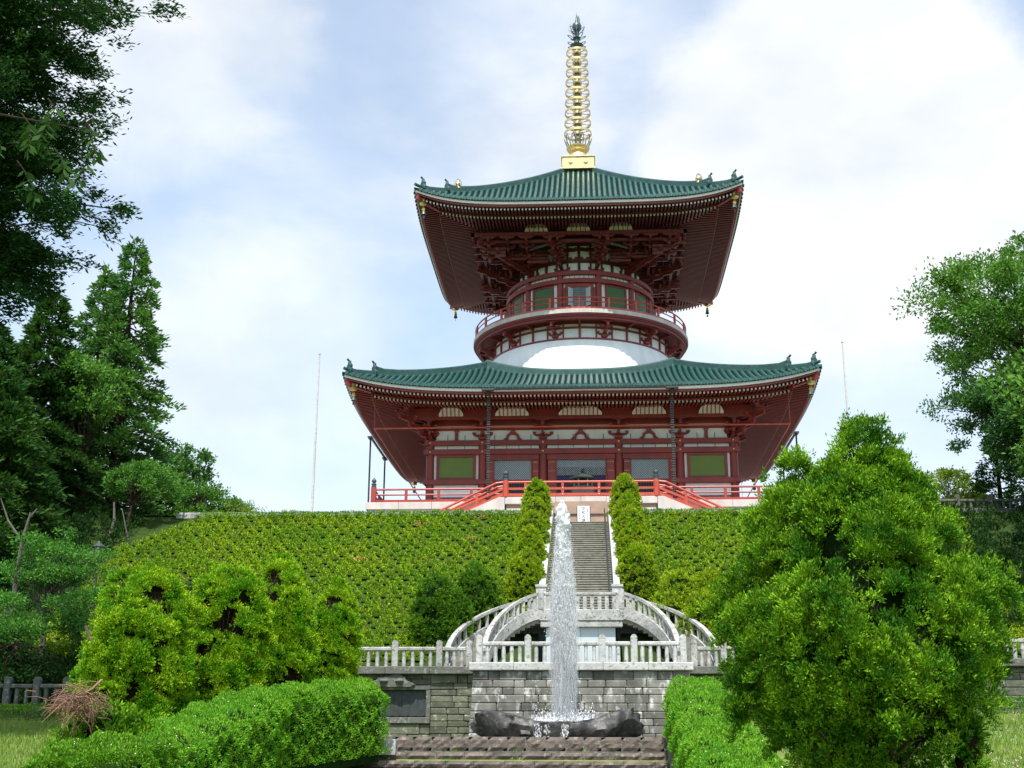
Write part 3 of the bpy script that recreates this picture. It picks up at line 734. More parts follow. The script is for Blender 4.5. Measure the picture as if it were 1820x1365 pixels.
# gilded balls on the upper hips
for k in range(4):
    r = 9.4; z = rz(UP, r, r)+.45
    m = MB(); m.lathe([(0, -.2), (.3, -.2), (.26, 0), (.14, .08), (.26, .16), (.3, .3), (.22, .48), (.08, .6), (0, .85)], (0, 0, 0), 14, 0)
    for a in np.linspace(0, 2*pi, 7)[:-1]: m.tube([(.16*cos(a), .16*sin(a), .02), (.42*cos(a), .42*sin(a), .25), (.3*cos(a), .3*sin(a), .6), (0, 0, .9)], .03, 5, 1)
    m.v = [(x*.72, y*.72, q*.8) for x, y, q in m.v]; m.shift(-r, -r, z-.05); g = MB(); g._rm(k*pi/2, m); g.build('flaming_jewel', ['gold', 'gold_dull'], rfU)
# wind bells
for R_, zz in ((UP, None), (LO, None)):
    for k in range(4):
        c1 = R_.re-.7; z = R_.s0+lift(R_, c1)-.75
        m = MB(); m.tube([(0, 0, .35), (0, 0, .0)], .02, 5); m.lathe([(0, 0), (.1, -.04), (.14, -.3), (.19, -.48), (.16, -.48), (0, -.1)], (0, 0, 0), 10); m.tube([(0, 0, -.2), (0, 0, -.66)], .015, 5); m.box(-.08, .08, -.01, .01, -.8, -.62)
        m.shift(-c1, -c1, z); g = MB(); g._rm(k*pi/2, m); g.build('wind_bell', 'bronze', pag)

# -------- dome and balcony
m = MB(); m.lathe([(8.05, 28.0), (8.06, 28.5), (8.03, 29.0), (7.94, 29.6), (7.8, 30.2), (7.6, 30.8), (7.42, 31.2), (7.2, 31.3), (0, 31.3)], n=128); m.build('dome', 'white_dome', pag, 'auto')
def P3(r, a, z): return (r*sin(a), -r*cos(a), z)           # a = 0 at the front, positive to the right
NR = 7.25
m = MB(); m.ring(NR-.3, NR, 31.3, 33.0, 120); m.build('drum_wall', 'white_plaster', pag, 'auto')
m = MB(); m.ring(NR-.1, NR+.2, 31.22, 31.36, 120); m.ring(NR-.1, NR+.09, 32.14, 32.3, 120); m.ring(NR-.1, NR+.11, 32.52, 32.68, 120)
for i in range(36):
    a = radians(10*i)
    if i % 3 != 0 and 0: continue
    if (i*10-15) % 30 == 0: continue
    p = P3(NR+.05, a, 0); m.beam((p[0], p[1], 31.36), (p[0], p[1], 32.6), .16 if i % 3 == 0 else .1, .12, up=(sin(a), -cos(a), 0))
m.ring(7.3, 8.72, 32.68, 32.84, 120); m.ring(8.3, 8.62, 32.52, 32.68, 120)
m.build('neck_frame', 'red', pag)
m = MB()
for i in range(60):
    a0 = 2*pi*i/60; m.arc(7.2, 8.86, 32.9, 33.22, a0+.0008, a0+2*pi/60-.0008, 0, 3)
m.build('balcony_slab', 'concrete', pag)
m = MB(); m.ring(8.6, 8.8, 32.78, 32.92, 120); m.build('balcony_beam', 'red', pag)
for i in range(12):
    a = radians(15+30*i); x, y, _ = P3(NR, a, 0); s_ = MB(); bracket_set(s_, x, y, a-pi/2, 31.4, [(.5, 31.95), (1.0, 32.3)], .85, 1.15)
    s_.build('balcony_bracket', ['red', 'cream'], pag)
    a = radians(30*i); x, y, _ = P3(NR, a, 0); c, d = cos(a-pi/2), sin(a-pi/2)
    s_ = MB(); s_.beam((x, y, 32.42), (x+c*1.2, y+d*1.2, 32.6), .16, .2); s_.build('joist', 'red', pag)
def ringrail(r, zb, top, mat_, parent, nposts, n=120, a_off=0):
    m = MB()
    for h, t_ in ((top, .06), (top*.62, .045)):
        m.tube([P3(r, 2*pi*i/n, zb+h) for i in range(n+1)], t_, 6, caps=False)
    m.ring(r-.07, r+.07, zb+.02, zb+.19, 120)
    rl = m.build('balcony_railing', mat_, parent)
    for i in range(nposts):
        a = 2*pi*i/nposts+a_off; x, y, _ = P3(r, a, 0); m = MB(); m.beam((x, y, zb), (x, y, zb+top-.02), .15, .15, up=(sin(a), -cos(a), 0)); m.build('post', mat_, rl)
ringrail(8.68, 33.22, .98, 'red_rail', pag, 24)
# -------- upper drum
DR = 5.8
m = MB(); m.ring(DR-.3, DR, 33.22, 37.3, 120); m.build('upper_wall', 'white_plaster', pag, 'auto')
m = MB(); m.ring(DR-.1, 6.12, 37.1, 37.4, 120); m.ring(DR-.1, 6.15, 36.42, 36.78, 120); m.ring(DR-.1, 5.98, 34.1, 34.4, 120); m.build('ring_beam', 'red', pag)
m = MB()
for i in range(96):
    a = 2*pi*i/96; x, y, _ = P3(DR+.02, a, 0); m.beam((x, y, 36.78), (x, y, 37.1), .03, .03)
m.build('bird_rods', 'iron', pag)
for i in range(12):
    a = radians(15+30*i); x, y, _ = P3(DR, a, 0); m = MB(); m.lathe([(0, 33.22), (.27, 33.22), (.27, 37.4), (0, 37.4)], (x, y, 0), 14); m.build('drum_pillar', 'red', pag, 'auto')
    c_ = radians(30*i); ca = c_-pi/2; r1 = DR+.02
    if i % 3 == 0:
        s_ = MB(); s_.arc(DR, DR+.14, 36.1, 36.42, ca-.19, ca+.19)
        for sg in (-1, 1): s_.arc(DR, DR+.14, 34.4, 36.1, ca+sg*.135-.05, ca+sg*.135+.05)
        for sg in (-1, 1): s_.arc(DR, DR+.1, 34.4, 36.1, ca+sg*.22-.03, ca+sg*.22+.03)
        dr_ = s_.build('drum_doorway', 'red', pag)
        m = MB(); m.arc(DR, DR+.05, 34.4, 36.1, ca-.09, ca+.09); m.build('dark_opening', 'dark', dr_)
        m = MB()
        for t_ in np.linspace(-.083, .083, 12): m.arc(DR+.05, DR+.07, 34.4, 36.1, ca+t_-.0012, ca+t_+.0012, 0, 1)
        for z in np.arange(34.5, 36.1, .15): m.arc(DR+.05, DR+.07, z, z+.02, ca-.085, ca+.085)
        m.build('lattice', 'lattice', dr_)
        for sg in (-1, 1):
            x, y, _ = P3(DR+.14, c_+sg*.088, 0); x2, y2, _ = P3(DR+.55, c_+sg*.135, 0)
            m = MB(); m.beam((x, y, 35.2), (x2, y2, 35.2), .05, 1.5); m.build('shutter', 'lattice', dr_)
    else:
        s_ = MB(); w_ = .155
        for sg in (-1, 1): s_.arc(DR, DR+.1, 34.4, 36.42, ca+sg*w_-.014, ca+sg*w_+.014)
        s_.arc(DR, DR+.1, 36.26, 36.42, ca-w_, ca+w_); wn = s_.build('drum_window', 'red', pag)
        m = MB(); m.arc(DR, DR+.05, 34.4, 36.26, ca-w_+.014, ca+w_-.014); m.build('green_panel', 'win_green_dark', wn)
# bracket zone under the upper eaves
BR = 5.25
m = MB(); m.ring(BR-.3, BR, 37.3, 40.6, 120); m.build('bracket_wall', 'white_plaster', pag, 'auto')
m = MB(); m.ring(BR-.1, 6.1, 37.38, 37.44, 120)
for z0, z1, t_ in ((38.38, 38.6, .12), (39.42, 39.62, .14), (39.84, 40.1, .2)): m.ring(BR-.1, BR+t_, z0, z1, 120)
for i in range(36):
    if False: continue
    a = radians(10*i); x, y, _ = P3(BR+.04, a, 0); m.beam((x, y, 37.44), (x, y, 40.0), .22 if i % 3 == 0 else .14, .12, up=(sin(a), -cos(a), 0))
m.box(-8.15, 8.15, -8.15, 8.15, 40.42, 40.62)
m.build('bracket_frame', 'red_soffit_shade', pag)
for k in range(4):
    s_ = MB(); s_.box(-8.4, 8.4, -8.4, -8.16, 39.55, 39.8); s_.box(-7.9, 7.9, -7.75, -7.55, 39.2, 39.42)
    m = MB(); m._rm(k*pi/2, s_); m.build('eave_purlin', 'red_eave_shade', pag)
    # ceiling grid between purlin and drum
    s_ = MB()
    for i in range(-14, 15):
        if abs(i*.55) < 7.9: s_.box(i*.55-.05, i*.55+.05, -8.1, -max(5.0, 0), 40.3, 40.415)
    for r in np.arange(5.4, 8.1, .55): s_.box(-r, r, -r-.05, -r+.05, 40.24, 40.3)
    m = MB(); m._rm(k*pi/2, s_); m.build('ceiling_grid', 'red_soffit_shade', pag)
    for cx in (-3.3, 0, 3.3):
        s_ = MB(); cove(s_, cx, .9, -8.17, 39.86, -8.5, 40.42, 5)
        m = MB(); m._rm(k*pi/2, s_); m.build('ribbed_cove', ['cream', 'red'], pag, normals=False)
for i in range(12):
    a = radians(15+30*i); x, y, _ = P3(BR, a, 0)
    ca, sa = abs(sin(a)), abs(cos(a)); reach = 8.3/max(ca, sa)-BR
    dia = (i % 3 == 1)
    if dia: reach = 11.0-BR
    ns = 4 if not dia else 6
    steps = [(reach*(k+1)/ns, 38.0+(39.3-38.0)*(k+.6)/ns+.0) for k in range(ns)]
    s_ = MB(); bracket_set(s_, x, y, a-pi/2, 37.44, steps, .95, 1.15)
    bracket_set(s_, x*1.03, y*1.03, a-pi/2, 38.6, [(reach*.3, 39.1)], .9, 1.1)
    s_.build('eave_bracket', ['red_eave_shade', 'cream'], pag)
    if not dia:
        # twin arms that carry the purlin away from the middle of each side
        pass
for i in range(24):
    a = radians(15*i+7.5); x, y, _ = P3(BR, a, 0); s_ = MB()
    for z in (38.62, 39.45): arm(s_, x, y, z-.1, cos(a-pi/2), sin(a-pi/2), 1.25, .2, .2); [block(s_, x-sin(a-pi/2)*q, y+cos(a-pi/2)*q, z+.1, cos(a-pi/2), sin(a-pi/2), .13, .14) for q in (-.48, 0, .48)]
    s_.build('drum_bracket', ['red_eave_shade', 'cream'], pag)
for k in range(4):
    for xx in (-7.1, -5.6, -4.1, 4.1, 5.6, 7.1, -1.65, 1.65):
        s_ = MB(); rr = 5.6
        y0 = -sqrt(max(0.2, BR*BR-min(abs(xx), 5.0)**2))-(max(0, abs(xx)-5.2)*2.2)
        n = 4 if abs(xx) > 3 else 3
        for q in range(n):
            t_ = (q+1)/n; y = y0+(-8.25-y0)*t_; z = 38.2+1.15*t_
            arm(s_, xx, y, z, 0, -1, 1.2, .18); 
            for d in (-1, 0, 1): block(s_, xx+d*.5, y, z+.18, 0, -1, .13, .15)
            s_.beam((xx, y0, z-.1), (xx, y-.2, z-.1), .18, .2)
        m = MB(); m._rm(k*pi/2, s_); m.build('eave_bracket', ['red_eave_shade', 'cream'], pag)

# -------- spire
m = MB(); m.cbox(-1.38, 1.38, -1.38, 1.38, 48.72, 49.75, .03); m.box(-1.5, 1.5, -1.5, 1.5, 48.6, 48.72); m.box(-1.45, 1.45, -1.45, 1.45, 49.75, 49.84)
for k in range(4):
    s_ = MB()
    for x in (-.65, .65): s_.loft([[(x+.2*cos(a), -1.385, 49.2+.14*sin(a)) for a in np.linspace(0, 2*pi, 9)[:-1]], [(x+.1*cos(a), -1.46, 49.2+.07*sin(a)) for a in np.linspace(0, 2*pi, 9)[:-1]]])
    m._rm(k*pi/2, s_)
sp = m.build('spire_base', 'gold', pag)
m = MB(); m.lathe([(.95, 49.84), (.93, 50.1), (.8, 50.45), (.6, 50.7), (.62, 50.78), (.8, 50.85), (.98, 51.05), (1.02, 51.2), (.9, 51.22), (0, 51.1)], n=28); m.build('bowl', 'gold', sp, 'auto')
m = MB()
for i in range(10):
    a = 2*pi*i/10; c, d = cos(a), sin(a); t = (-d, c)
    pts = []
    for q in np.linspace(0, 2*pi, 15): 
        u = .2*sin(q); v = .5-.5*cos(q); r = .85+.35*v; pts.append((c*r+t[0]*u, d*r+t[1]*u, 51.15+1.05*v))
    m.tube(pts, .045, 5, caps=False)
m.build('lotus_crown', 'gold_dull', sp)
m = MB(); m.tube([(0, 0, 50.8), (0, 0, 53), (0, 0, 57), (0, 0, 61.3)], [.3, .26, .22, .17], 14)
for z in np.arange(52, 61, .48): m.ring(.15, .3-.012*(z-52), z, z+.06, 14)
m.build('spire_pole', 'gold_dull', pag, 'auto')
for i in range(9):
    z = 52.6+i*1.0; r = 1.17-.031*i; m = MB(); m.ring(r-.025, r+.025, z-.105, z+.105, 40)
    m.ring(.25, .4, z-.12, z+.12, 16)
    for q in range(8):
        a = 2*pi*q/8+.2; m.tube([(.35*cos(a), .35*sin(a), z), ((r-.3)*cos(a), (r-.3)*sin(a), z-.05), (r*cos(a+.12), r*sin(a+.12), z)], .035, 5)
        m.tube([((r-.35)*cos(a), (r-.35)*sin(a), z-.05), (r*cos(a-.14), r*sin(a-.14), z)], .03, 5)
    m.build('spire_ring', 'gold', pag, 'auto')
m = MB()
for z, r0, n, up_ in ((61.25, .9, 6, .2), (61.95, .82, 6, .4), (62.5, .72, 6, .6)):
    for i in range(n):
        a = 2*pi*i/n+z; c, d = cos(a), sin(a)
        pts = []
        for q in np.linspace(0, 2*pi, 13):
            u = .15*sin(q); v = .5-.5*cos(q); r = .15+(r0-.15)*v; pts.append((c*r-d*u, d*r+c*u, z+up_*v))
        m.tube(pts, .035, 5, caps=False)
m.lathe([(0, 61.1), (.5, 61.15), (.6, 61.35), (.25, 61.6), (.2, 62.0), (.34, 62.1), (.2, 62.3), (.2, 62.9), (0, 63)], n=16)
m.build('flame_crown', 'bronze', pag)
m = MB(); m.lathe([(0, 62.75), (.28, 62.85), (.42, 63.2), (.36, 63.5), (.15, 63.7), (.08, 64.1), (0, 64.75)], n=16)
pr = [(0, 62.95), (.3, 63.05), (.38, 63.35), (.22, 63.7), (.24, 64.0), (.06, 64.45), (-.02, 64.2)]
m.loft([[(x+.08, -.03, z) for x, z in pr], [(x+.08, .03, z) for x, z in pr]]); m.build('jewel', 'bronze', pag, 'auto')
m = MB()
for i in range(26):
    t_ = -1.1+i*(2.2)/25; a = t_*2.1
    for rr in (.62,):
        x, z = rr*sin(a), 63.05+rr*cos(a); m.tube([(x, 0, z), (x*1.22, 0, 63.05+(z-63.05)*1.22+.06)], .012, 4)
m.tube([(.62*sin(a), 0, 63.05+.62*cos(a)) for a in np.linspace(-2.3, 2.3, 30)], .03, 5); m.tube([(0, .62*sin(a), 63.05+.62*cos(a)) for a in np.linspace(-2.3, 2.3, 30)], .02, 5)
m.build('halo', 'metal_grey', pag)

# ================================================================== GROUND
def hillz(y): return 15.1-.543*(-20.6-y)
def sm(a, b, x): t_ = min(1, max(0, (x-a)/(b-a))); return t_*t_*(3-2*t_)
def wob(x, y): return sin(x*.31+y*.17)*.5+sin(x*.13-y*.41+2)*.5
def lawnz(x, y):
    z = max(-1.6, 1.9-.115*(-45-y))
    if y < -78: z = max(-1.6, z)
    c = sm(-12.2, -9.6, x)*(1-sm(3.3, 5.6, x))
    zc = .4 if y > -50 else max(-1.7, .4+(y+50)*.6)
    return z*(1-c)+min(z, zc)*c + (0 if -13 < x < 6 else .06*wob(x*3, y*3))
m = MB(); xs = list(np.arange(-120, -20, 5))+list(np.arange(-20, 20, .8))+list(np.arange(20, 121, 5)); ys = list(np.arange(-130, -72, 4))+list(np.arange(-72, -44.5, .8))+[-44.5, -42.35]
m.loft([[(x, y, lawnz(x, y)) for x in xs] for y in ys], closed=False, caps=False); g = m.build('lawn', 'grass', smooth=True, normals=False); struct(g)
def hz2(x, y):
    if y >= -20.6: return 15.1
    z = max(hillz(y), 4.0) if y > -42.35 else lawnz(x, y)-.3
    if x < -14.6:
        k = sm(-14.6, -17, -0) if 0 else sm(14.6, 17, -x)
        zl = hillz(y) if y > -40.5 else 4.3-(-40.5-y)*.42
        z = z*(1-k)+max(zl, lawnz(x, y)-.1)*k
    if x > 12: z += .35*sm(12, 14, x)*sm(-36, -41, y) if 0 else .35*sm(12, 14, x)*(1-sm(-41, -36, y))
    return z+(.25*wob(x, y)*sm(26, 32, abs(x)))*(1 if -40 < y < -21 else 0)
ys = [-48, -47, -46, -45, -44, -43, -42.3]+list(np.arange(-41.5, -20.6, .9))+[-20.6]
xs = list(np.arange(-120, -30, 5))+list(np.arange(-30, -14, 1))
m = MB(); m.loft([[(x, y, hz2(x, y)) for x in xs+[-14.6]] for y in ys], closed=False, caps=False)
ys2 = [-42.3]+list(np.arange(-41.5, -20.6, .9))+[-20.6]
def gap(xa, xb): m.loft([[(x, y, hz2(x, y)) for x in np.linspace(xa, xb, max(2, int((xb-xa)/1.2)))] for y in ys2], closed=False, caps=False)
gap(-14.6, -2.0)
m.loft([[(x, y, min(hz2(x, y), 4.0)) for x in (-2.0, 2.0)] for y in ys2], closed=False, caps=False); gap(2.0, 30); gap(30, 120)
struct(m.build('hillside', 'soil', normals=False))
m = MB(); m.loft([[(x, y, 15.2) for x in np.linspace(-150, -2.0, 30)] for y in (-20.5, 0, 150)], closed=False, caps=False)
m.loft([[(x, y, 15.2) for x in np.linspace(2.0, 150, 30)] for y in (-20.5, 0, 150)], closed=False, caps=False)
m.loft([[(x, y, 15.2) for x in (-2.0, 2.0)] for y in (-17.1, 0, 150)], closed=False, caps=False)
struct(m.build('terrace', 'paving', normals=False))
# far ground so that the land closes the view sideways
m = MB(); m.box(-600, 600, -400, 600, -3.0, -2.2); struct(m.build('ground', 'hill'))
m = MB(); m.box(-15.2, 26, -42.0, -39.9, 3.9, 4.05); struct(m.build('path', 'paving'))

# coping of the terrace with its low rail
def coping(x0, x1, label):
    m = MB(); n = max(1, int((x1-x0)/1.5))
    for i in range(n): m.cbox(x0+(x1-x0)*i/n+.004, x0+(x1-x0)*(i+1)/n-.004, -20.85, -20.4, 14.9, 15.33, .02)
    tag(m.build('edge_coping', 'granite'), label, 'coping', 'pale stone copings along the terrace edge')
coping(-26, -2.05, 'long pale stone coping along the terrace edge left of the stone stairs'); coping(2.05, 22, 'pale stone coping along the terrace edge right of the stone stairs')

# ================================================================== STONE STAIRS AND WALLS
m = MB(); n_ = 40
for i in range(n_):
    y0 = -36.5+16.5*i/n_; z1 = 7.05+7.6*(i+1)/n_
    m.box(-1.72, 1.72, y0+.003, y0+16.5/n_+.25, z1-.5, z1-.055); m.cbox(-1.72, 1.72, y0-.03, y0+16.5/n_+.02, z1-.052, z1, .012)
m.box(-1.72, 1.72, -19.6, -17.2, 14.2, 14.64)
st = thing('stone_staircase', 'long straight flight of grey stone steps climbing the azalea slope to the pagoda', 'staircase', (0, -36.5, 7.05))
o = m.build('steps', 'stair_stone', st)
for sx in (-1, 1):
    m = MB(); pr = [(-36.9, 6.4), (-36.9, 7.95), (-36.4, 8.05), (-20.3, 15.35+.1), (-17.2, 15.45), (-17.2, 13.5), (-20.3, 13.5)]
    a, b = sorted((sx*1.74, sx*2.06)); m.loft([[(a, y, z) for y, z in pr], [(b, y, z) for y, z in pr]]); m.build('side_wall', 'granite_pale', st)
    m = MB(); m.box(min(sx*1.62, sx*2.12), max(sx*1.62, sx*2.12), -37.35, -36.92, 7.05, 8.3); m.box(min(sx*1.58, sx*2.16), max(sx*1.58, sx*2.16), -37.4, -36.9, 8.3, 8.42); m.build('end_pier', 'granite_pale', st)
m = MB(); pts = [(1.52, -36.4, 8.0), (1.52, -20.2, 15.5), (1.52, -18.5, 15.6)]; m.tube(pts, .035, 8); m.tube([(x, y, z-.35) for x, y, z in pts], .025, 6)
for t_ in np.linspace(0, 1, 9): y = -36.3+16*t_; z = 7.1+7.6*(y+36.5)/16.5; m.tube([(1.52, y, z), (1.52, y, z+.95)], .028, 6)
m.build('hand_rail', 'iron', st)
# recess under the pagoda landing, closed by a pinkish wall
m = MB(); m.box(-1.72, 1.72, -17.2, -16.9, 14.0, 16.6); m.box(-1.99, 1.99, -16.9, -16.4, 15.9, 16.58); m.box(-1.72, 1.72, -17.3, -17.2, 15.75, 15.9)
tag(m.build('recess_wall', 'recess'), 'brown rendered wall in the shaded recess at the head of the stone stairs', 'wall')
# sign board
sg = thing('sign_board', 'white upright notice board with a column of dark brushed characters at the stair head', 'sign', (.18, -19.4, 14.65))
m = MB(); m.cbox(-.21, .57, -19.42, -19.38, 14.72, 15.84, .008); bd = m.build('board', 'paint_white', sg)
m = MB(); m.box(-.26, -.214, -19.44, -19.36, 14.642, 15.8); m.box(.574, .62, -19.44, -19.36, 14.642, 15.8); m.build('post', 'iron', sg)
def text_mesh(body, size, x, y, z, name, parent, mt='ink'):
    cu = bpy.data.curves.new(name, 'FONT'); cu.body = body; cu.size = size; cu.extrude = .004; cu.align_x = 'CENTER'; cu.align_y = 'CENTER'
    o = bpy.data.objects.new(name, cu); COL.objects.link(o); bpy.context.view_layer.update()
    me = bpy.data.meshes.new_from_object(o.evaluated_get(bpy.context.evaluated_depsgraph_get())); bpy.data.objects.remove(o)
    me.transform(Matrix.Translation((x, y, z)) @ Matrix.Rotation(pi/2, 4, 'X')); me.materials.clear(); me.materials.append(MATS[mt])
    r = bpy.data.objects.new(name, me); COL.objects.link(r); put(r, parent); return r
for i, ch in enumerate('平和大塔'): text_mesh(ch, .24, .18, -19.426, 15.64-.245*i, 'lettering', bd)
rg = random.Random(3)
m = MB()                                   # the small side columns: strokes too fine to read in the photograph
for cx, zs in ((-.08, (15.66, 15.52, 15.38, 15.24, 15.03, 14.91, 14.79)), (.44, (15.68, 15.58, 15.48, 15.38, 15.28, 15.18, 15.06, 14.94, 14.84))):
    for z in zs:
        for q in range(4): a = rg.uniform(-.03, .03); b = rg.uniform(-.03, .03); m.box(cx+a-.022, cx+a+.022, -19.427, -19.421, z+b-.006, z+b+.006)
        m.box(cx+rg.uniform(-.02, .02)-.005, cx+rg.uniform(-.02, .02)+.012, -19.427, -19.421, z-.035, z+.035)
m.build('small_lettering', 'ink', bd)

# masonry
def masonry(name, x0, x1, z0, z1, y, mt, label, seed, batter=.0, hrange=(.24, .36), wr=(.45, 1.2), parent=None, rough=.05):
    rg = random.Random(seed); m = MB(); z = z0
    while z < z1-.02:
        h = min(rg.uniform(*hrange), z1-z)
        if z1-z-h < .12: h = z1-z
        off = batter*(z1-z); x = x0-off*.6
        while x < x1+off*.6-.02:
            w_ = rg.uniform(*wr); xe = min(x+w_, x1+off*.6)
            if x1+off*.6-xe < .25: xe = x1+off*.6
            d = rg.uniform(0, rough); g = .008; hh = h
            m.cbox(x+g, xe-g, y-off-d, y+.25, z+g, z+hh-g, rg.uniform(.015, .04)); x = xe
        z += h
    if parent: return m.build(name, mt, parent)
    return tag(m.build(name, mt), label, 'wall')
cw = thing('fountain_wall', 'battered grey block retaining wall rising behind the dark fountain basin', 'retaining wall', (.1, -45.2, .93))
masonry('stonework', -4.45, 4.65, .85, 3.72, -45.25, 'masonry', '', 5, .09, parent=cw)
m = MB(); m.box(-4.4, 4.6, -45.15, -42.3, .85, 3.72); m.build('core', 'mortar', cw)
m = MB()
for i in range(5): m.cbox(-4.62+9.44*i/5+.004, -4.62+9.44*(i+1)/5-.004, -45.5, -41.9, 3.725, 4.06, .03)
m.build('coping', 'granite_pale', cw)
def sidewall(x0, x1, z1, label, seed, plaque=None):
    w_ = thing('retaining_wall', label, 'retaining wall', ((x0+x1)/2, -42.3, .9))
    if plaque:
        a, b = plaque
        masonry('stonework', x0, a, .6, z1, -42.4, 'masonry_green', '', seed, parent=w_, rough=.03); masonry('stonework', b, x1, .6, z1, -42.4, 'masonry_green', '', seed+1, parent=w_, rough=.03)
        masonry('stonework', a, b, .6, 1.62, -42.4, 'masonry_green', '', seed+2, parent=w_, wr=(.8, 1.6), rough=.03); masonry('stonework', a, b, 3.3, z1, -42.4, 'masonry_green', '', seed+3, parent=w_, rough=.03)
        m = MB(); m.box(a+.17, b-.17, -42.22, -42.1, 1.95, 3.05)
        for i in range(9): x = a+.3+(b-a-.6)*i/8; m.box(x-.05, x+.05, -42.24, -42.22, 1.98, 3.0)
        pl = m.build('plaque', 'iron', w_)
        m = MB(); m.cbox(a, b, -42.52, -42.05, 1.63, 1.9, .03); m.cbox(a, b, -42.45, -42.05, 3.08, 3.29, .02); m.cbox(a, a+.2, -42.45, -42.05, 1.905, 3.075, .02); m.cbox(b-.2, b, -42.45, -42.05, 1.905, 3.075, .02); m.build('frame', 'coping_dark', w_)
        m = MB(); c = (a+b)/2; pr = [(1.0*cos(t_)*(1+.12*cos(6*t_)), .46*sin(t_)*(1+.15*cos(5*t_))) for t_ in np.linspace(0, pi, 17)]+[(-1.0, -.1), (1.0, -.1)]
        m.loft([[(c+x*.95, -42.43, 3.28+z) for x, z in pr], [(c+x*.85, -42.62, 3.3+z*.9) for x, z in pr]]); 
        for q in (-.35, .35): m.lathe([(0, -.1), (.16, -.06), (.2, 0), (.16, .06), (0, .1)], (c+q, -42.62, 3.46), 10)
        m.build('crest', 'coping_dark', w_)
    else: masonry('stonework', x0, x1, .6, z1, -42.4, 'masonry_green', '', seed, parent=w_, rough=.03)
    m = MB(); m.box(x0+.02, x1-.02, -42.1, -41.9, .6, z1-.01); m.build('core', 'mortar', w_)
    m = MB(); n = int((x1-x0)/1.9)
    for i in range(n): m.cbox(x0+(x1-x0)*i/n+.004, x0+(x1-x0)*(i+1)/n-.004, -42.72, -41.9, z1+.003, z1+.34, .03)
    m.build('coping', 'coping_dark', w_)
sidewall(-14.6, -4.64, 3.75, 'mossy stone retaining wall with a dark framed plaque left of the fountain', 11, (-10.05, -6.6))
sidewall(4.84, 12, 3.75, 'mossy stone retaining wall right of the fountain, half hidden by the big shrub', 21, None)
sidewall(12.02, 27, 4.08, 'dark mossy retaining wall at the far right behind the shaded lawn', 31, None)

# stone fences
def fpost(m, x, y, z, h=1.13, s=.14):
    m.cbox(x-s, x+s, y-s, y+s, z, z+h-.12, .03)
    n = 10
    m.loft([[(x+s*1.02*cos(a), y-s, z+h-.13+.17*max(0, sin(a))) for a in np.linspace(0, pi, n)], [(x+s*1.02*cos(a), y+s, z+h-.13+.17*max(0, sin(a))) for a in np.linspace(0, pi, n)]])
def stone_fence(xs, y, z, label, mt='granite_pale', pal='granite_pale', nb=5, hr=.87, dirx=True, name='stone_fence', seed=0, group=None):
    rg = random.Random(seed); t = thing(name, label, 'fence', (xs[0], y, z), group)
    for x in xs:
        m = MB(); fpost(m, x, y, z, hr+.26); m.build('post', mt, t)
    for a, b in zip(xs[:-1], xs[1:]):
        n = max(2, round((b-a)/.37)); m = MB(); m.cbox(a+.142, b-.142, y-.12, y+.12, z+hr-.17, z+hr, .035)
        m.build('top_rail', mt, t)
        for i in range(1, n):
            x = a+(b-a)*i/n; m = MB(); w_ = .075; k = 8; r = []
            for q in range(6): 
                zz = z+(hr-.17)*q/5; ww = w_*(1+rg.uniform(-.08, .1)); r.append([(x+ww*1.15*cos(2*pi*j/k+pi/8), y+ww*1.15*sin(2*pi*j/k+pi/8), zz) for j in range(k)])
            m.loft(r); m.build('baluster', pal, t)
    return t
stone_fence([-4.2, -2.13, -.72, 1.02, 2.36, 4.42], -45.2, 4.063, 'pale stone balustrade with round-topped posts on the wall behind the fountain', seed=1)
stone_fence([-14.3, -12.25, -10.25, -8.25, -6.25, -4.9], -42.3, 4.093, 'weathered stone balustrade on the mossy wall left of the fountain', 'granite', 'granite', seed=2)
stone_fence([5.1, 6.4, 8.4, 10.4, 11.8], -42.3, 4.093, 'weathered stone balustrade right of the fountain, mostly hidden by the big shrub', 'granite', 'granite', seed=3)
stone_fence([12.3, 14.3, 16.3, 18.35, 20.4, 22.4, 24.4, 26.4], -42.3, 4.423, 'grey stone balustrade at the far right edge above the dark wall', 'granite', 'granite', seed=4)
stone_fence([-25.2, -23.7, -22.45, -21.2, -19.95, -18.7, -17.45], -47.2, 2.2, 'low shaded stone fence at the far left behind the lawn', 'coping_dark', 'coping_dark', hr=.85, seed=5)
stone_fence([21.5, 23.5, 25.5, 27.5, 29.5, 31.5], -20.5, 15.25, 'low stone balustrade on the terrace edge under the right-hand trees', 'coping_dark', 'coping_dark', hr=.62, seed=6)  # darker stone colour carries the shade of the trees overhead
m = MB(); m.cbox(-25.6, -17.0, -47.5, -46.9, 1.5, 2.196, .03); tag(m.build('stone_kerb', 'coping_dark'), 'dark stone kerb under the low stone fence at the far left', 'kerb')
m = MB(); m.cbox(21, 34, -20.8, -20.2, 14.7, 15.246, .03); tag(m.build('edge_coping', 'coping_dark'), 'stone coping coloured dark for shade on the terrace edge under the right-hand trees', 'coping', 'pale stone copings along the terrace edge')  # dark colour stands for tree shade on this coping

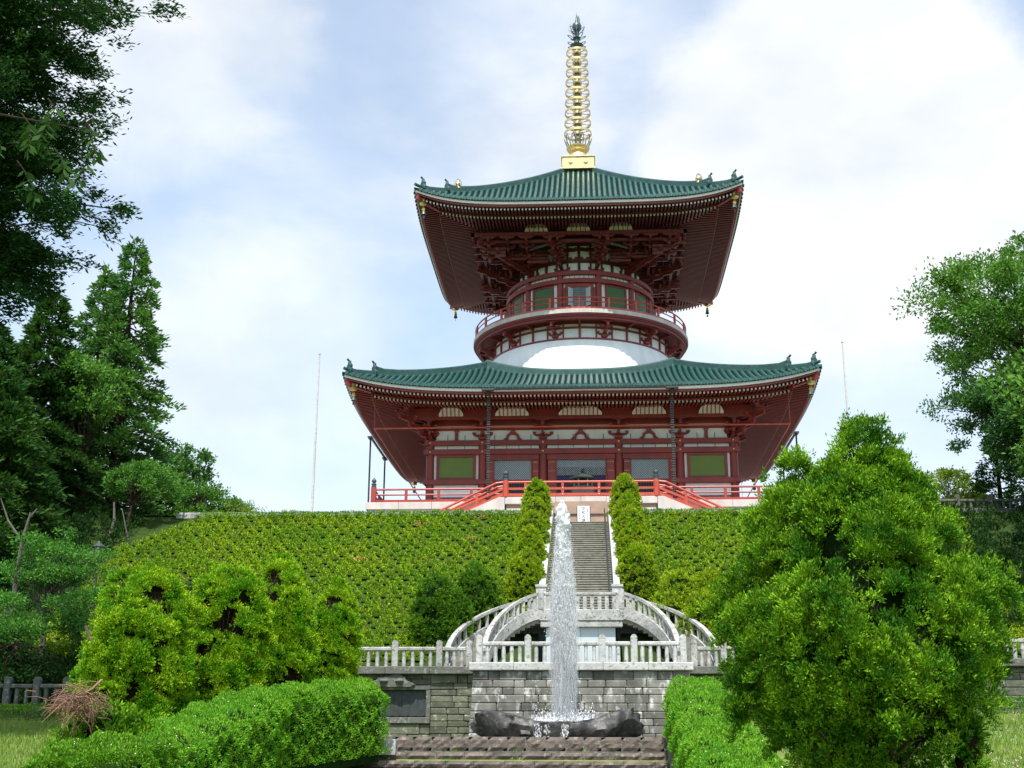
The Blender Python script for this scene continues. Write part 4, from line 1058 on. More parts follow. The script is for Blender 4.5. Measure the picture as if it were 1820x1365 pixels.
# double curved stairs meeting on a landing
cs = thing('curved_stairs', 'pair of curved stone stairs arching up to a small landing below the long flight', 'staircase', (0, -38, 4.05))
m = MB(); m.cbox(-1.9, 2.1, -38.75, -36.5, 6.5, 7.04, .03); m.cbox(-1.86, 2.06, -38.7, -38.2, 6.2, 6.497, .03); m.build('landing', 'granite', cs)
m = MB()
for i in range(4): m.cbox(-1.6+.83*i+.003, -1.6+.83*(i+1)-.003, -38.45, -38.2, 4.05, 6.197, .008)
m.box(-1.55, 1.7, -38.2, -36.6, 4.05, 6.45); m.build('panel_wall', 'lattice', cs)
m = MB(); m.lathe([(0, 0), (.22, 0), (.26, .1), (.24, .3), (.12, .42), (0, .45)], (.75, -39.3, 4.06), 14); tag(m.build('stone_lantern_finial', 'bronze'), 'dark round stone ornament standing in front of the landing panel', 'ornament')
m = MB(); m.box(-5.6, -1.62, -37.3, -37.1, 4.05, 6.4); m.box(1.82, 5.9, -37.3, -37.1, 4.05, 6.4); tag(m.build('shaded_wall', 'iron'), 'wall coloured dark for the shade under the curved stone stairs', 'wall')  # dark tone puts the shade under the stairs into the wall
# landing parapet
m = MB(); m.cbox(-1.9, 2.1, -38.7, -38.5, 7.72, 7.86, .02); ld = m.build('landing_parapet', 'granite', cs)
for x in (-1.83, 2.03):
    m = MB(); m.cbox(x-.13, x+.13, -38.76, -38.5, 7.043, 8.0, .02); m.build('post', 'granite', ld)
for i in range(10):
    x = -1.83+3.86*(i+1)/11; m = MB(); m.box(x-.09, x+.09, -38.66, -38.54, 7.043, 7.717); m.build('baluster', 'granite', ld)
def qell(sx, x0, x1, y0, y1, t_):      # quarter ellipse leaving sideways and ending towards the viewer
    return (sx*(x0+(x1-x0)*sin(t_*pi/2))+.1, y0+(y1-y0)*(1-cos(t_*pi/2)))
for sx in (-1, 1):
    zc = lambda t_: 7.0-(7.0-4.05)*(t_**1.55)
    inn = lambda t_: qell(sx, 1.95, 4.35, -38.6, -42.4, t_)
    outr = lambda t_: qell(sx, 1.95, 6.0, -36.9, -42.2, t_)
    m = MB(); ns = 15
    for i in range(ns):
        t0, t1 = i/ns, (i+1)/ns; a, b, c, d = inn(t0), inn(t1), outr(t1), outr(t0); z = zc(t1)+.02
        m.loft([[(*a, z-.6), (*b, z-.6), (*c, z-.6), (*d, z-.6)], [(*a, z), (*b, z), (*c, z), (*d, z)]])
    fl = m.build('flight', 'stair_stone', cs)
    for fn, dz in ((inn, 0), (outr, 0)):
        T = np.linspace(0, 1, 25); k = .13
        def off(t_, w_):
            a = Vector(fn(max(0, t_-.01))); b = Vector(fn(min(1, t_+.01))); d = (b-a).normalized(); nrm_ = Vector((-d.y, d.x)); p = Vector(fn(t_)); return p+nrm_*w_
        def ribbon(w_, za, zb):
            r = []
            for t_ in T:
                p, q = off(t_, -w_), off(t_, w_); z = zc(t_); r.append([(p.x, p.y, z+za), (q.x, q.y, z+za), (q.x, q.y, z+zb), (p.x, p.y, z+zb)])
            m = MB(); m.loft(r); return m
        sg_ = ribbon(.13, -.42, .16).build('stringer', 'granite', cs)
        rl = ribbon(.12, .72, .87).build('curved_rail', 'granite', cs)
        for t_ in np.linspace(.07, .97, 13):
            p = off(t_, 0); z = zc(t_); m = MB(); m.box(p.x-.075, p.x+.075, p.y-.075, p.y+.075, z+.12, z+.73); m.build('baluster', 'granite', rl)

# front steps below the basin, court and planter wall
m = MB(); m.box(-7.1, 3.5, -49.9, -45.5, .3, .925); struct(m.build('court', 'coping_dark'), None)
fs = thing('front_steps', 'broad rough-faced brown stone steps in front of the fountain basin', 'steps', (-2, -50, .9))
rg = random.Random(8)
def rough_block(m, x0, x1, y0, y1, z0, z1, rg):
    nx, nz = max(3, int((x1-x0)/.16)), max(2, int((z1-z0)/.11)); g = []
    for k in range(nz+1):
        row = []
        for i in range(nx+1):
            e = min(i, nx-i, k, nz-k); d = 0 if e == 0 else rg.uniform(.03, .1)*min(1, e*.8)
            row.append((x0+(x1-x0)*i/nx, y0-d, z0+(z1-z0)*k/nz))
        g.append(row)
    m.loft(g, closed=False, caps=False); m.add([(x0,y0,z0),(x1,y0,z0),(x1,y0,z1),(x0,y0,z1),(x0,y1,z0),(x1,y1,z0),(x1,y1,z1),(x0,y1,z1)], [(4,5,6,7),(3,2,6,7),(0,1,5,4),(0,3,7,4),(1,2,6,5)])
for i, (y, zt, h, xa, xb, bw) in enumerate(((-49.9, .94, .52, -7.0, 3.25, .72), (-50.5, .36, .25, -8.6, 3.3, 1.1), (-51.2, .06, .25, -9.3, 3.3, 1.1), (-51.9, -.24, .25, -9.5, 3.4, 1.1), (-52.6, -.54, .25, -9.6, 3.4, 1.1), (-53.3, -.84, .25, -9.6, 3.4, 1.1), (-54., -1.14, .25, -9.6, 3.4, 1.1), (-54.7, -1.44, .25, -9.6, 3.4, 1.1))):
    m = MB(); x = xa
    while x < xb-.05:
        xe = min(xb, x+bw*rg.uniform(.94, 1.06))
        if xb-xe < .3: xe = xb
        rough_block(m, x+.006, xe-.006, y, y+.75, zt-h, zt, rg); x = xe
    m.box(xa+.02, xb-.02, y+.1, y+.75, zt-h-.1, zt-h-.003)
    m.build('step', 'step_stone', fs, normals=True)
pw = thing('planter_wall', 'low pale stone planter wall stepping down at the left of the front steps', 'wall', (-9, -51, .3))
m = MB()
for i in range(3): m.cbox(-9.0+.72*i+.004, -9.0+.72*(i+1)-.004, -50.75, -50.2, .25, .86-.02*i, .02)
m.build('front_face', 'granite', pw)
m = MB(); P0, P1 = Vector((-9.0, -50.75)), Vector((-10.3, -60))
for i in range(7):
    a = P0.lerp(P1, i/7+.001); b = P0.lerp(P1, (i+1)/7-.001); za = .86-2.3*i/7; zb = .86-2.3*(i+1)/7
    m.loft([[(a.x-.16, a.y, za-1.2), (a.x+.16, a.y, za-1.2), (a.x+.16, a.y, za), (a.x-.16, a.y, za)], [(b.x-.16, b.y, zb-1.2), (b.x+.16, b.y, zb-1.2), (b.x+.16, b.y, zb), (b.x-.16, b.y, zb)]])
m.build('sloping_face', 'granite', pw)
m = MB(); m.loft([[(3.35, y, z-1.5), (3.6, y, z-1.5), (3.6, y, z), (3.35, y, z)] for y, z in ((-49.7, 1.05), (-50.6, .8), (-56, -.6), (-62, -1.4))]); tag(m.build('planter_wall', 'coping_dark'), 'dark sloping stone kerb under the right-hand clipped hedge', 'wall')

# ------------------------------------------------------------------ basin of dark rock
import mathutils.noise as mn
rg = random.Random(4); m = MB(); rings = []; bx, by = -.83, -48.0; nT = 120
def rimz(x, s):
    z = np.interp(x, [-1, -.93, -.85, -.7, -.5, -.3, 0, .25, .42, .6, .78, .88, .95, 1], [1.45, 1.86, 1.98, 1.9, 1.7, 1.6, 1.5, 1.53, 1.6, 1.8, 1.98, 2.04, 1.9, 1.5])
    return z+(.08 if s > 0 else 0)
prof = [(.93, 0.0), (.99, .15), (1.02, .4), (1.02, .65), (1.0, .85), (.975, 1.0), (.93, 1.0), (.84, .86), (.7, .70), (.5, .6), (.25, .56), (0.01, .55)]
for q, (k, h) in enumerate(prof):
    ring = []
    for j in range(nT):
        a = 2*pi*j/nT; c, s_ = cos(a), sin(a); X = (abs(c)**.72)*(1 if c > 0 else -1); Y_ = (abs(s_)**.8)*(1 if s_ > 0 else -1)
        rz_ = rimz(X, s_); n1_ = mn.noise((X*2.2, Y_*2.2, h*1.5)); n2_ = mn.noise((X*7, Y_*6, h*5+3)); n3_ = abs(mn.noise((X*4+9, Y_*3, h*3)))
        kk = k*(1+.10*n1_+.035*n2_-.05*n3_) if q < 9 else k
        z = .925+(rz_-.925)*h*(1 if q < 5 or q > 6 else 1+.05*n2_)
        tuck = 1-.10*(1-h) if q < 5 else 1
        ring.append((bx+3.45*kk*tuck*X+.12*n1_*(q < 9), by+1.35*kk*Y_*(1+.1*n2_), z+.05*n2_*(0 < h)))
    rings.append(ring)
m.loft(rings); bs = m.build('rock_basin', 'rock_wet', smooth='auto'); tag(bs, 'dark wet boulder hollowed into a basin, under the fountain jet', 'fountain basin')
m = MB(); m.lathe([(0, 0), (.8, 0)], (0, 0, 0), 40); m.v = [(bx+x*3.1, by+y*1.1, 1.52) for x, y, z in m.v]; struct(m.build('water', 'pool'))

# ------------------------------------------------------------------ fountain jet
rng = np.random.default_rng(12)
jt = thing('fountain_jet', 'tall white foaming water jet falling back into the dark rock basin', 'fountain jet', (-.68, -47.7, 1.5))
JX, JY = -.68, -47.7
def jr(z):            # outer radius of the falling water
    h = (z-1.5)/8.95
    return np.interp(h, [0, .25, .45, .6, .75, .9, 1.0], [.50, .60, .64, .56, .43, .31, .11])
def jc(z): return JX+np.interp((z-1.5)/8.95, [0, .5, 1], [.14, .12, .1])
def streaks(n, zf, wr, lr, thick, seed, down=.0):
    r = np.random.default_rng(seed); z = zf(r, n); rad = jr(z)*np.sqrt(r.uniform(0, 1, n))*wr; a = r.uniform(0, 2*pi, n)
    c = np.stack([jc(z)+rad*np.cos(a), JY+rad*np.sin(a), z], 1); ln = r.uniform(*lr, n)*(1+down*(10.5-z)/9); th = r.uniform(thick*.5, thick*1.5, n)
    ax = unit(np.stack([.12*r.normal(size=n), .12*r.normal(size=n), np.ones(n)], 1)); s1 = unit(np.cross(ax, r.normal(size=(n, 3)))); s2 = np.cross(ax, s1)
    V = np.empty((n, 5, 3)); V[:, 0] = c-ax*ln[:, None]*.6; V[:, 4] = c+ax*ln[:, None]*.4
    for q in range(3):
        an = 2*pi*q/3; V[:, 1+q] = c+(s1*cos(an)+s2*sin(an))*th[:, None]
    b = np.arange(n)[:, None]*5; F = np.concatenate([b+np.array([0, 2, 1]), b+np.array([0, 3, 2]), b+np.array([0, 1, 3]), b+np.array([4, 1, 2]), b+np.array([4, 2, 3]), b+np.array([4, 3, 1])])
    return V.reshape(-1, 3), F
# solid rising stream
mm = bpy.data.materials.new('mist'); mm.use_nodes = True; MATS['mist'] = mm; n_ = mm.node_tree.nodes; n_.clear(); o_ = n_.new('ShaderNodeOutputMaterial'); pv = n_.new('ShaderNodeVolumePrincipled')
pv.inputs['Color'].default_value = (.97, .98, 1, 1); pv.inputs['Density'].default_value = .38; mm.node_tree.links.new(pv.outputs[0], o_.inputs['Volume'])
m = MB(); z = np.linspace(1.5, 10.1, 60); rr = [.045+.12*max(0, (q-4.5)/6)**1.4 + .02*sin(q*9) for q in z]
m.tube([(JX+.02*sin(q*2.1)+.1*max(0, (q-6)/5), JY+.02*sin(q*1.7), q) for q in z], rr, 10); m.build('rising_stream', 'water_white', jt, True)
# foaming head: lumpy core
import mathutils.noise as mn
m = MB(); rings = []
for z in np.linspace(4.6, 10.42, 170):
    h = (z-4.6)/5.82; R0 = np.interp(h, [0, .3, .65, .9, .97, 1], [.03, .16, .26, .26, .2, .03]); ring = []
    for j in range(30):
        a = 2*pi*j/30; k = 1+.55*mn.noise((cos(a)*1.6, sin(a)*1.6, z*1.2))+.6*mn.noise((cos(a)*4, sin(a)*4, z*3))+.5*mn.noise((cos(a)*9, sin(a)*9, z*7)); ring.append((JX+.1+R0*k*cos(a), JY+R0*k*sin(a), z+.05*sin(a*5+z*7)))
    rings.append(ring)
m.loft(rings); m.build('foam_core', 'water_soft', jt, True)
V, F = streaks(15000, lambda r, n: 10.5-6.6*r.beta(1.0, 1.5, n), .82, (.05, .16), .009, 1, 1.2); npmesh('foam', V, F, 'water_soft', jt)['kind'] = 'stuff'
V, F = streaks(5200, lambda r, n: 1.55+8.0*r.beta(1.4, 1.6, n), .95, (.18, .6), .010, 2, .8); npmesh('falling_curtain', V, F, 'water_thin', jt)['kind'] = 'stuff'
V, F = streaks(900, lambda r, n: 2.0+7.5*r.beta(1.6, 1.4, n), 1.3, (.03, .07), .014, 3); npmesh('droplets', V, F, 'water_white', jt)['kind'] = 'stuff'
m = MB(); m.lathe([(0, 1.5)]+[(float(jr(z))*1.02, z) for z in np.linspace(1.5, 10.2, 14)]+[(0, 10.3)], (JX+.12, JY, 0), 20); sp_ = m.build('spray_mist', 'mist', jt); sp_['kind'] = 'stuff'
n = 2200; r = rng.uniform(0, 1.0, n)**.5; a = rng.uniform(0, 2*pi, n); zz = 1.55+rng.exponential(.13, n)
c = np.stack([JX+.15+1.35*r*np.cos(a), JY+.45*r*np.sin(a), zz], 1); d = sph(n, rng)*.6+np.array([0, 0, 1.]); V, F = leaves(c, d, np.full(n, .09), np.full(n, .035), rng); npmesh('splash', V, F, 'water_white', jt)['kind'] = 'stuff'
V = []; F = []
for cx in (-1.62, -1.5, -.58, -.45, -1.2):
    n = 60; z = rng.uniform(.95, 1.48, n); c = np.stack([cx+rng.normal(size=n)*.05, np.full(n, -49.4)+rng.normal(size=n)*.02, z], 1); v, f = leaves(c, np.tile([0, 0, -1.], (n, 1))+.15*rng.normal(size=(n, 3)), np.full(n, .12), np.full(n, .025), rng); F.append(f+sum(len(q) for q in V)); V.append(v)
npmesh('overflow', np.concatenate(V), np.concatenate(F), 'water_white', jt)['kind'] = 'stuff'

# ------------------------------------------------------------------ small things round the pagoda
ib = thing('incense_burner', 'dark bronze incense burner with a spreading roof before the middle door of the pagoda', 'incense burner', (.15, -13.6, ZP))
m = MB(); m.lathe([(0, 0), (.55, 0), (.5, .2), (.3, .3), (.3, .5), (.8, .75), (.92, 1.0), (.95, 1.12), (.8, 1.14), (.7, 1.0), (0, .95)], (.15, -13.6, ZP), 24); m.build('bowl', 'bronze', ib, 'auto')
for k in range(6):
    a = 2*pi*k/6; m = MB(); m.tube([(.15+.62*cos(a), -13.6+.62*sin(a), ZP+1.05), (.15+.62*cos(a), -13.6+.62*sin(a), ZP+1.75)], .05, 8); m.build('column', 'gold_dull', ib)
m = MB(); m.lathe([(.62, 1.7), (1.0, 1.72), (1.02, 1.8), (.55, 1.98), (.25, 2.15), (.1, 2.2), (.17, 2.3), (.1, 2.42), (0, 2.52)], (.15, -13.6, ZP), 6, rot=.2); m.lathe([(0, 1.69), (.62, 1.7)], (.15, -13.6, ZP), 6, rot=.2); m.build('roof', 'bronze', ib)
for x, y, z1, lb in ((-20.05, -8, 30.1, 'slender white pole standing on the terrace left of the pagoda'), (19.75, -8, 30.4, 'slender white pole standing on the terrace right of the pagoda, behind the shrub')):
    m = MB(); zz = np.linspace(15.2, z1, 9); m.tube([(x, y, q) for q in zz], [.11-.055*(q-15.2)/15 for q in zz], 10); m.lathe([(0, 0), (.09, .02), (.09, .1), (0, .14)], (x, y, z1), 10); m.lathe([(0, 0), (.25, 0), (.25, .12), (.12, .2), (0, .2)], (x, y, 15.2), 12)
    tag(m.build('flag_pole', 'pole_white'), lb, 'pole')
lp = thing('street_lamp', 'dark hexagonal park lamp on a post among the trees at the left', 'lamp', (-24.85, -36, hillz(-36)))
m = MB(); z = hillz(-36)-.2; m.tube([(-24.85, -36, z), (-24.85, -36, 9.9)], [.07, .05], 8); m.lathe([(0, 0), (.14, 0), (.1, .25), (0, .3)], (-24.85, -36, z), 10); m.build('post', 'iron', lp)
m = MB(); m.lathe([(0, 0), (.13, .0), (.17, .05)], (-24.85, -36, 9.88), 6); m.lathe([(.33, .72), (.36, .74), (.1, .95), (.05, 1.05), (0, 1.06)], (-24.85, -36, 9.88), 6)
for k in range(6):
    a = 2*pi*k/6; m.tube([(-24.85+.16*cos(a), -36+.16*sin(a), 9.93), (-24.85+.3*cos(a), -36+.3*sin(a), 10.61)], .018, 4)
hd = m.build('lantern', 'iron', lp)
m = MB(); m.lathe([(.14, .06), (.27, .7), (0, .72)], (-24.85, -36, 9.88), 6); m.build('pane', 'glass', hd)

# ================================================================== PLANTS
# ---- azaleas on the slope: the nearest 300 one by one, the rest as one mass
def azalea_geo(seed, nl=125, R=.25):
    r = np.random.default_rng(seed); d = sph(nl, r); d[:, 2] = np.abs(d[:, 2])*.9+.05; d = unit(d)
    P = d*np.array([R, R, R*1.4])*r.uniform(.78, 1., nl)[:, None]; D = unit(d+.6*sph(nl, r)+np.array([0, 0, .5]))
    V, F = leaves(P, D, np.full(nl, .10), np.full(nl, .048), r)
    mi = np.where((d[:, 2] > .6) & (r.uniform(0, 1, nl) < (.22 if seed == 43 else .05)), 2, 0)
    core = []; n = 8
    for k, (rr, z) in enumerate(((.8, -.05), (.78, .25), (.5, .55), (.02, .68))): core += [(R*rr*cos(2*pi*j/n), R*rr*sin(2*pi*j/n), R*z*.95) for j in range(n)]
    b = len(V); cf = [(b+i*n+j, b+i*n+(j+1)%n, b+(i+1)*n+(j+1)%n, b+(i+1)*n+j) for i in range(3) for j in range(n)]
    return np.vstack([V, np.array(core)]), np.vstack([F, np.array(cf)]), np.concatenate([mi, np.full(len(cf), 1)])
geos = [azalea_geo(s_) for s_ in (41, 42, 43, 44)]
protos = []
for gi, (V, F, mi) in enumerate(geos):
    o = npmesh('azalea', V, F, ['leaf_azalea', 'core_azalea', 'leaf_azalea_red'], mi=mi); protos.append(o)
def blocked(x, y):
    if abs(x-.03) < 2.25: return True
    for cx, cy, r in CONES:
        if (x-cx)**2+(y-cy)**2 < (r*.55)**2: return True
    z = 7.0
    if abs(x) < 6.8 and y < -36.2: 
        if ((abs(x))/6.9)**2+((y+36.9)/6.0)**2 < 1.0 or y < -39: return True
    return False
CONES = [(-2.72, -21.9, 1.05), (-2.74, -24.6, 1.05), (-2.76, -27.4, 1.1), (-2.78, -30.3, 1.15), (-2.8, -33.6, 1.2), (2.8, -21.7, 1.1), (2.84, -24.4, 1.1), (2.88, -27.1, 1.15), (2.92, -30.0, 1.2), (3.0, -33.2, 1.25),
         (-5.1, -36.6, 1.15), (-6.9, -38.4, 1.25), (-5.9, -38.9, .9), (4.9, -35.6, 1.05), (6.5, -36.2, 1.15), (5.9, -38.3, 1.1), (4.3, -36.9, .9)]
rng = np.random.default_rng(77); spots = []
row = 0; y = -20.95
while y > -40.6:
    x = -29.5+(row % 2)*.35
    while x < 27:
        xx = x+rng.normal()*.07; yy = y+rng.normal()*.05
        lim = -24.3-.62*max(0, -21-yy) if yy > -26 else -27.4
        if xx > lim and xx < 23 and not blocked(xx, yy) and not (abs(xx) < 6.6 and yy < -37.2): spots.append((xx, yy))
        x += .70
    y -= .58; row += 1
spots.sort(key=lambda p: p[1])
vis = [p for p in spots if -10.5 < p[0] < 9.5 or p[1] > -38]
vis.sort(key=lambda p: p[1])
near = [p for p in vis if -16 < p[0] < 9][:300]; nearset = set(near); far = [p for p in spots if p not in nearset]
AZL = 'low clipped azalea bush, one of the many rounded mounds covering the lower slope'
for i, (x, y) in enumerate(near):
    if i < 4: o = protos[i]
    else: o = protos[i % 4].copy(); COL.objects.link(o)
    sc = rng.uniform(.85, 1.25); o.location = (x, y, hz2(x, y)+.02); o.rotation_euler = (0, 0, rng.uniform(0, 6.28)); o.scale = (sc, sc, sc*rng.uniform(.9, 1.25))
    tag(o, AZL, 'shrub', 'azalea bushes planted in rows on the slope')
VV = []; FF = []; MM = []; b = 0
for i, (x, y) in enumerate(far):
    V, F, mi = geos[i % 4]; a = rng.uniform(0, 6.28); sc = rng.uniform(.85, 1.25); c, s_ = cos(a), sin(a)
    if y > -32: keep = np.arange(0, 110); 
    W = V*sc; W = np.stack([W[:, 0]*c-W[:, 1]*s_, W[:, 0]*s_+W[:, 1]*c, W[:, 2]*rng.uniform(.9, 1.2)], 1)+np.array([x, y, hz2(x, y)+.02])
    VV.append(W); FF.append(F+b); MM.append(mi); b += len(V)
o = npmesh('azalea_slope', np.concatenate(VV), np.concatenate(FF), ['leaf_azalea', 'core_azalea', 'leaf_azalea_red'], mi=np.concatenate(MM))
tag(o, 'mass of clipped azalea mounds covering the rest of the steep slope', 'azaleas', kind='stuff')
# a few late blossoms and the clipped strip under the coping
n = 26; V, F = [], []
for (x, y) in ((-6.3, -22.4), (-9.8, -23.6), (-6.6, -26.0), (-12.6, -29)):
    P = np.stack([x+rng.normal(size=n)*.28, y+rng.normal(size=n)*.12, hillz(y)+.5+rng.normal(size=n)*.04], 1); v, f = leaves(P, sph(n, rng)+[0, 0, 1], np.full(n, .09), np.full(n, .07), rng); F.append(f+sum(len(q) for q in V)); V.append(v)
tag(npmesh('azalea_blossom', np.concatenate(V), np.concatenate(F), 'leaf_blossom'), 'scattered late pink blossoms among the azaleas high on the slope', 'blossoms', kind='stuff')
def boxleaves(P0, P1, hw, zt, zb, dens, L_, W_, rng, up=.6, endr=1.):
    """leaf points on top and sides of a clipped strip running from P0 to P1 (2-D), tops/bottoms given as pairs"""
    P0, P1 = np.array(P0, float), np.array(P1, float); d = P1-P0; ln = np.linalg.norm(d); d /= ln; nr = np.array([d[1], -d[0]])
    out = []
    hm = (zt[0]-zb[0]+zt[1]-zb[1])/2
    for kind, area in (('top', 2.5*hw*ln), ('l', hm*ln), ('r', hm*ln), ('a', 3.2*hw*hm), ('b', 3.2*hw*hm)):
        n = int(area*dens); s_ = rng.uniform(0, 1, n); t_ = rng.uniform(0, 1, n)
        if kind == 'top': u, v, w_ = s_*ln, (t_*2-1)*hw, np.ones(n); N_ = np.tile([0, 0, 1.], (n, 1))
        elif kind in 'lr': sg = 1 if kind == 'r' else -1; u, v, w_ = s_*ln, np.full(n, sg*hw), t_; N_ = np.tile([nr[0]*sg, nr[1]*sg, 0], (n, 1))
        else: sg = -1 if kind == 'a' else 1; u, v, w_ = np.full(n, 0. if kind == 'a' else ln), (t_*2-1)*hw, s_; N_ = np.tile([d[0]*sg, d[1]*sg, 0], (n, 1))
        k = u/ln; top = zt[0]+(zt[1]-zt[0])*k; bot = zb[0]+(zb[1]-zb[0])*k; z = bot+(top-bot)*w_
        ed = np.clip((np.abs(v)/hw-.6)/.4, 0, 1)**1.6*np.clip((w_-.75)/.25, 0, 1); en = np.clip(1-np.minimum(u, ln-u)/.5, 0, 1)**2*np.clip((w_-.75)/.25, 0, 1)*endr; z = z-ed*.34-en*.25; v = v*(1-.08*np.clip((w_-.7)/.3, 0, 1)) 
        p = np.stack([P0[0]+d[0]*u+nr[0]*v, P0[1]+d[1]*u+nr[1]*v, z], 1)
        bump = .75*min(1, hw)*(.08*np.sin(p[:, 0]*4.1+p[:, 2]*6.3+p[:, 1])+.08*np.sin(p[:, 1]*3.3-p[:, 2]*7+p[:, 0]*2)+.06*np.sin(p[:, 0]*9+p[:, 1]*7+p[:, 2]*11)+.05*np.sin(p[:, 0]*5-p[:, 1]*11+p[:, 2]*13))[:, None]
        p = p+N_*bump-N_*rng.uniform(0, .09, n)[:, None]; out.append((p, unit(N_+np.array([0, 0, up])+.75*sph(n, rng))))
    P = np.concatenate([q[0] for q in out]); D = np.concatenate([q[1] for q in out]); return P, D
def hedge(name, label, parts, leafm, dens, L_, W_, seed, flowers=0, core='core_green', cat='hedge'):
    rng = np.random.default_rng(seed); x, y = parts[0][0]; t = thing(name, label, cat, (x, y, parts[0][4][0])); Ps = []; Ds = []; m = MB()
    for P0, P1, hw, zt, zb in parts:
        P, D = boxleaves(P0, P1, hw, zt, zb, dens, L_, W_, rng); Ps.append(P); Ds.append(D)
        a, b_ = Vector(P0), Vector(P1); d = (b_-a).normalized(); nr = Vector((d.y, -d.x)); h = hw-(.25 if hw > .9 else .12); a2 = a+d*.16; b2 = b_-d*.16
        m.loft([[(*(q+nr*-h), zb_-.3), (*(q+nr*h), zb_-.3), (*(q+nr*h), zt_-.8), (*(q+nr*h*.55), zt_-.56), (*(q-nr*h*.55), zt_-.56), (*(q-nr*h), zt_-.8)] for q, zt_, zb_ in ((a2, zt[0], zb[0]), (b2, zt[1], zb[1]))])
    P = np.concatenate(Ps); D = np.concatenate(Ds); V, F = leaves(P, D, np.full(len(P), L_), np.full(len(P), W_), rng); npmesh('foliage', V, F, leafm, t); m.build('core', core, t)
    if flowers:
        up_ = P[D[:, 2] > .3]; i = rng.integers(0, len(up_), flowers); Q = up_[i]+[0, 0, .05]; V, F = leaves(Q, sph(flowers, rng)+[0, 0, .6], np.full(flowers, .035), np.full(flowers, .03), rng); npmesh('tiny_flowers', V, F, 'flower', t)
    return t
hedge('clipped_hedge', 'bright green clipped hedge with tiny white flowers running down beside the right of the steps',
      [((4.45, -50.2), (4.5, -58.2), 1.1, (3.15, 1.5), (.9, -.7)), ((4.5, -58.2), (4.6, -66.2), 1.12, (1.5, -.12), (-.7, -1.6)), ((4.6, -66.2), (4.65, -70), 1.15, (-.12, -.5), (-1.7, -1.8))], 'leaf_hedge_lit', 760, .085, .036, 1, 1300)
hedge('clipped_hedge', 'long dark-sided clipped hedge with tiny white flowers sloping down left of the steps',
      [((-8.15, -50.9), (-10.9, -56.6), 1.2, (2.95, 2.3), (.3, -.3)), ((-10.85, -56.4), (-12.3, -67.2), 1.3, (2.3, -.05), (.0, -1.7))], 'leaf_hedge_lit', 780, .085, .036, 2, 900)
hedge('clipped_hedge', 'small rounded clipped hedge with tiny white flowers at the lower left edge',
      [((-12.4, -69.2), (-9.6, -69.5), 1.1, (.3, .6), (-1.4, -1.4))], 'leaf_hedge', 760, .085, .036, 3, 420)
hedge('low_hedge', 'low narrow green hedge along the foot of the far left stone fence',
      [((-26, -48.2), (-16.5, -48.2), .3, (2.15, 2.15), (1.5, 1.5))], 'leaf_bright', 420, .1, .045, 4)
hedge('low_hedge', 'low dark green hedge at the foot of the dark wall at the far right',
      [((12.5, -43.6), (25, -43.6), .6, (2.6, 2.8), (1.7, 1.7))], 'leaf_oak', 260, .12, .05, 5)
hedge('edging_hedge', 'narrow clipped hedge strip along the top of the slope left of the stairs',
      [((-24.5, -21.15), (-3.6, -21.15), .28, (15.22, 15.22), (14.6, 14.6))], 'leaf_hedge', 260, .12, .05, 6)
hedge('edging_hedge', 'narrow clipped hedge strip along the top of the slope right of the stairs',
      [((3.8, -21.15), (22, -21.15), .28, (15.22, 15.22), (14.6, 14.6))], 'leaf_hedge', 260, .12, .05, 7)

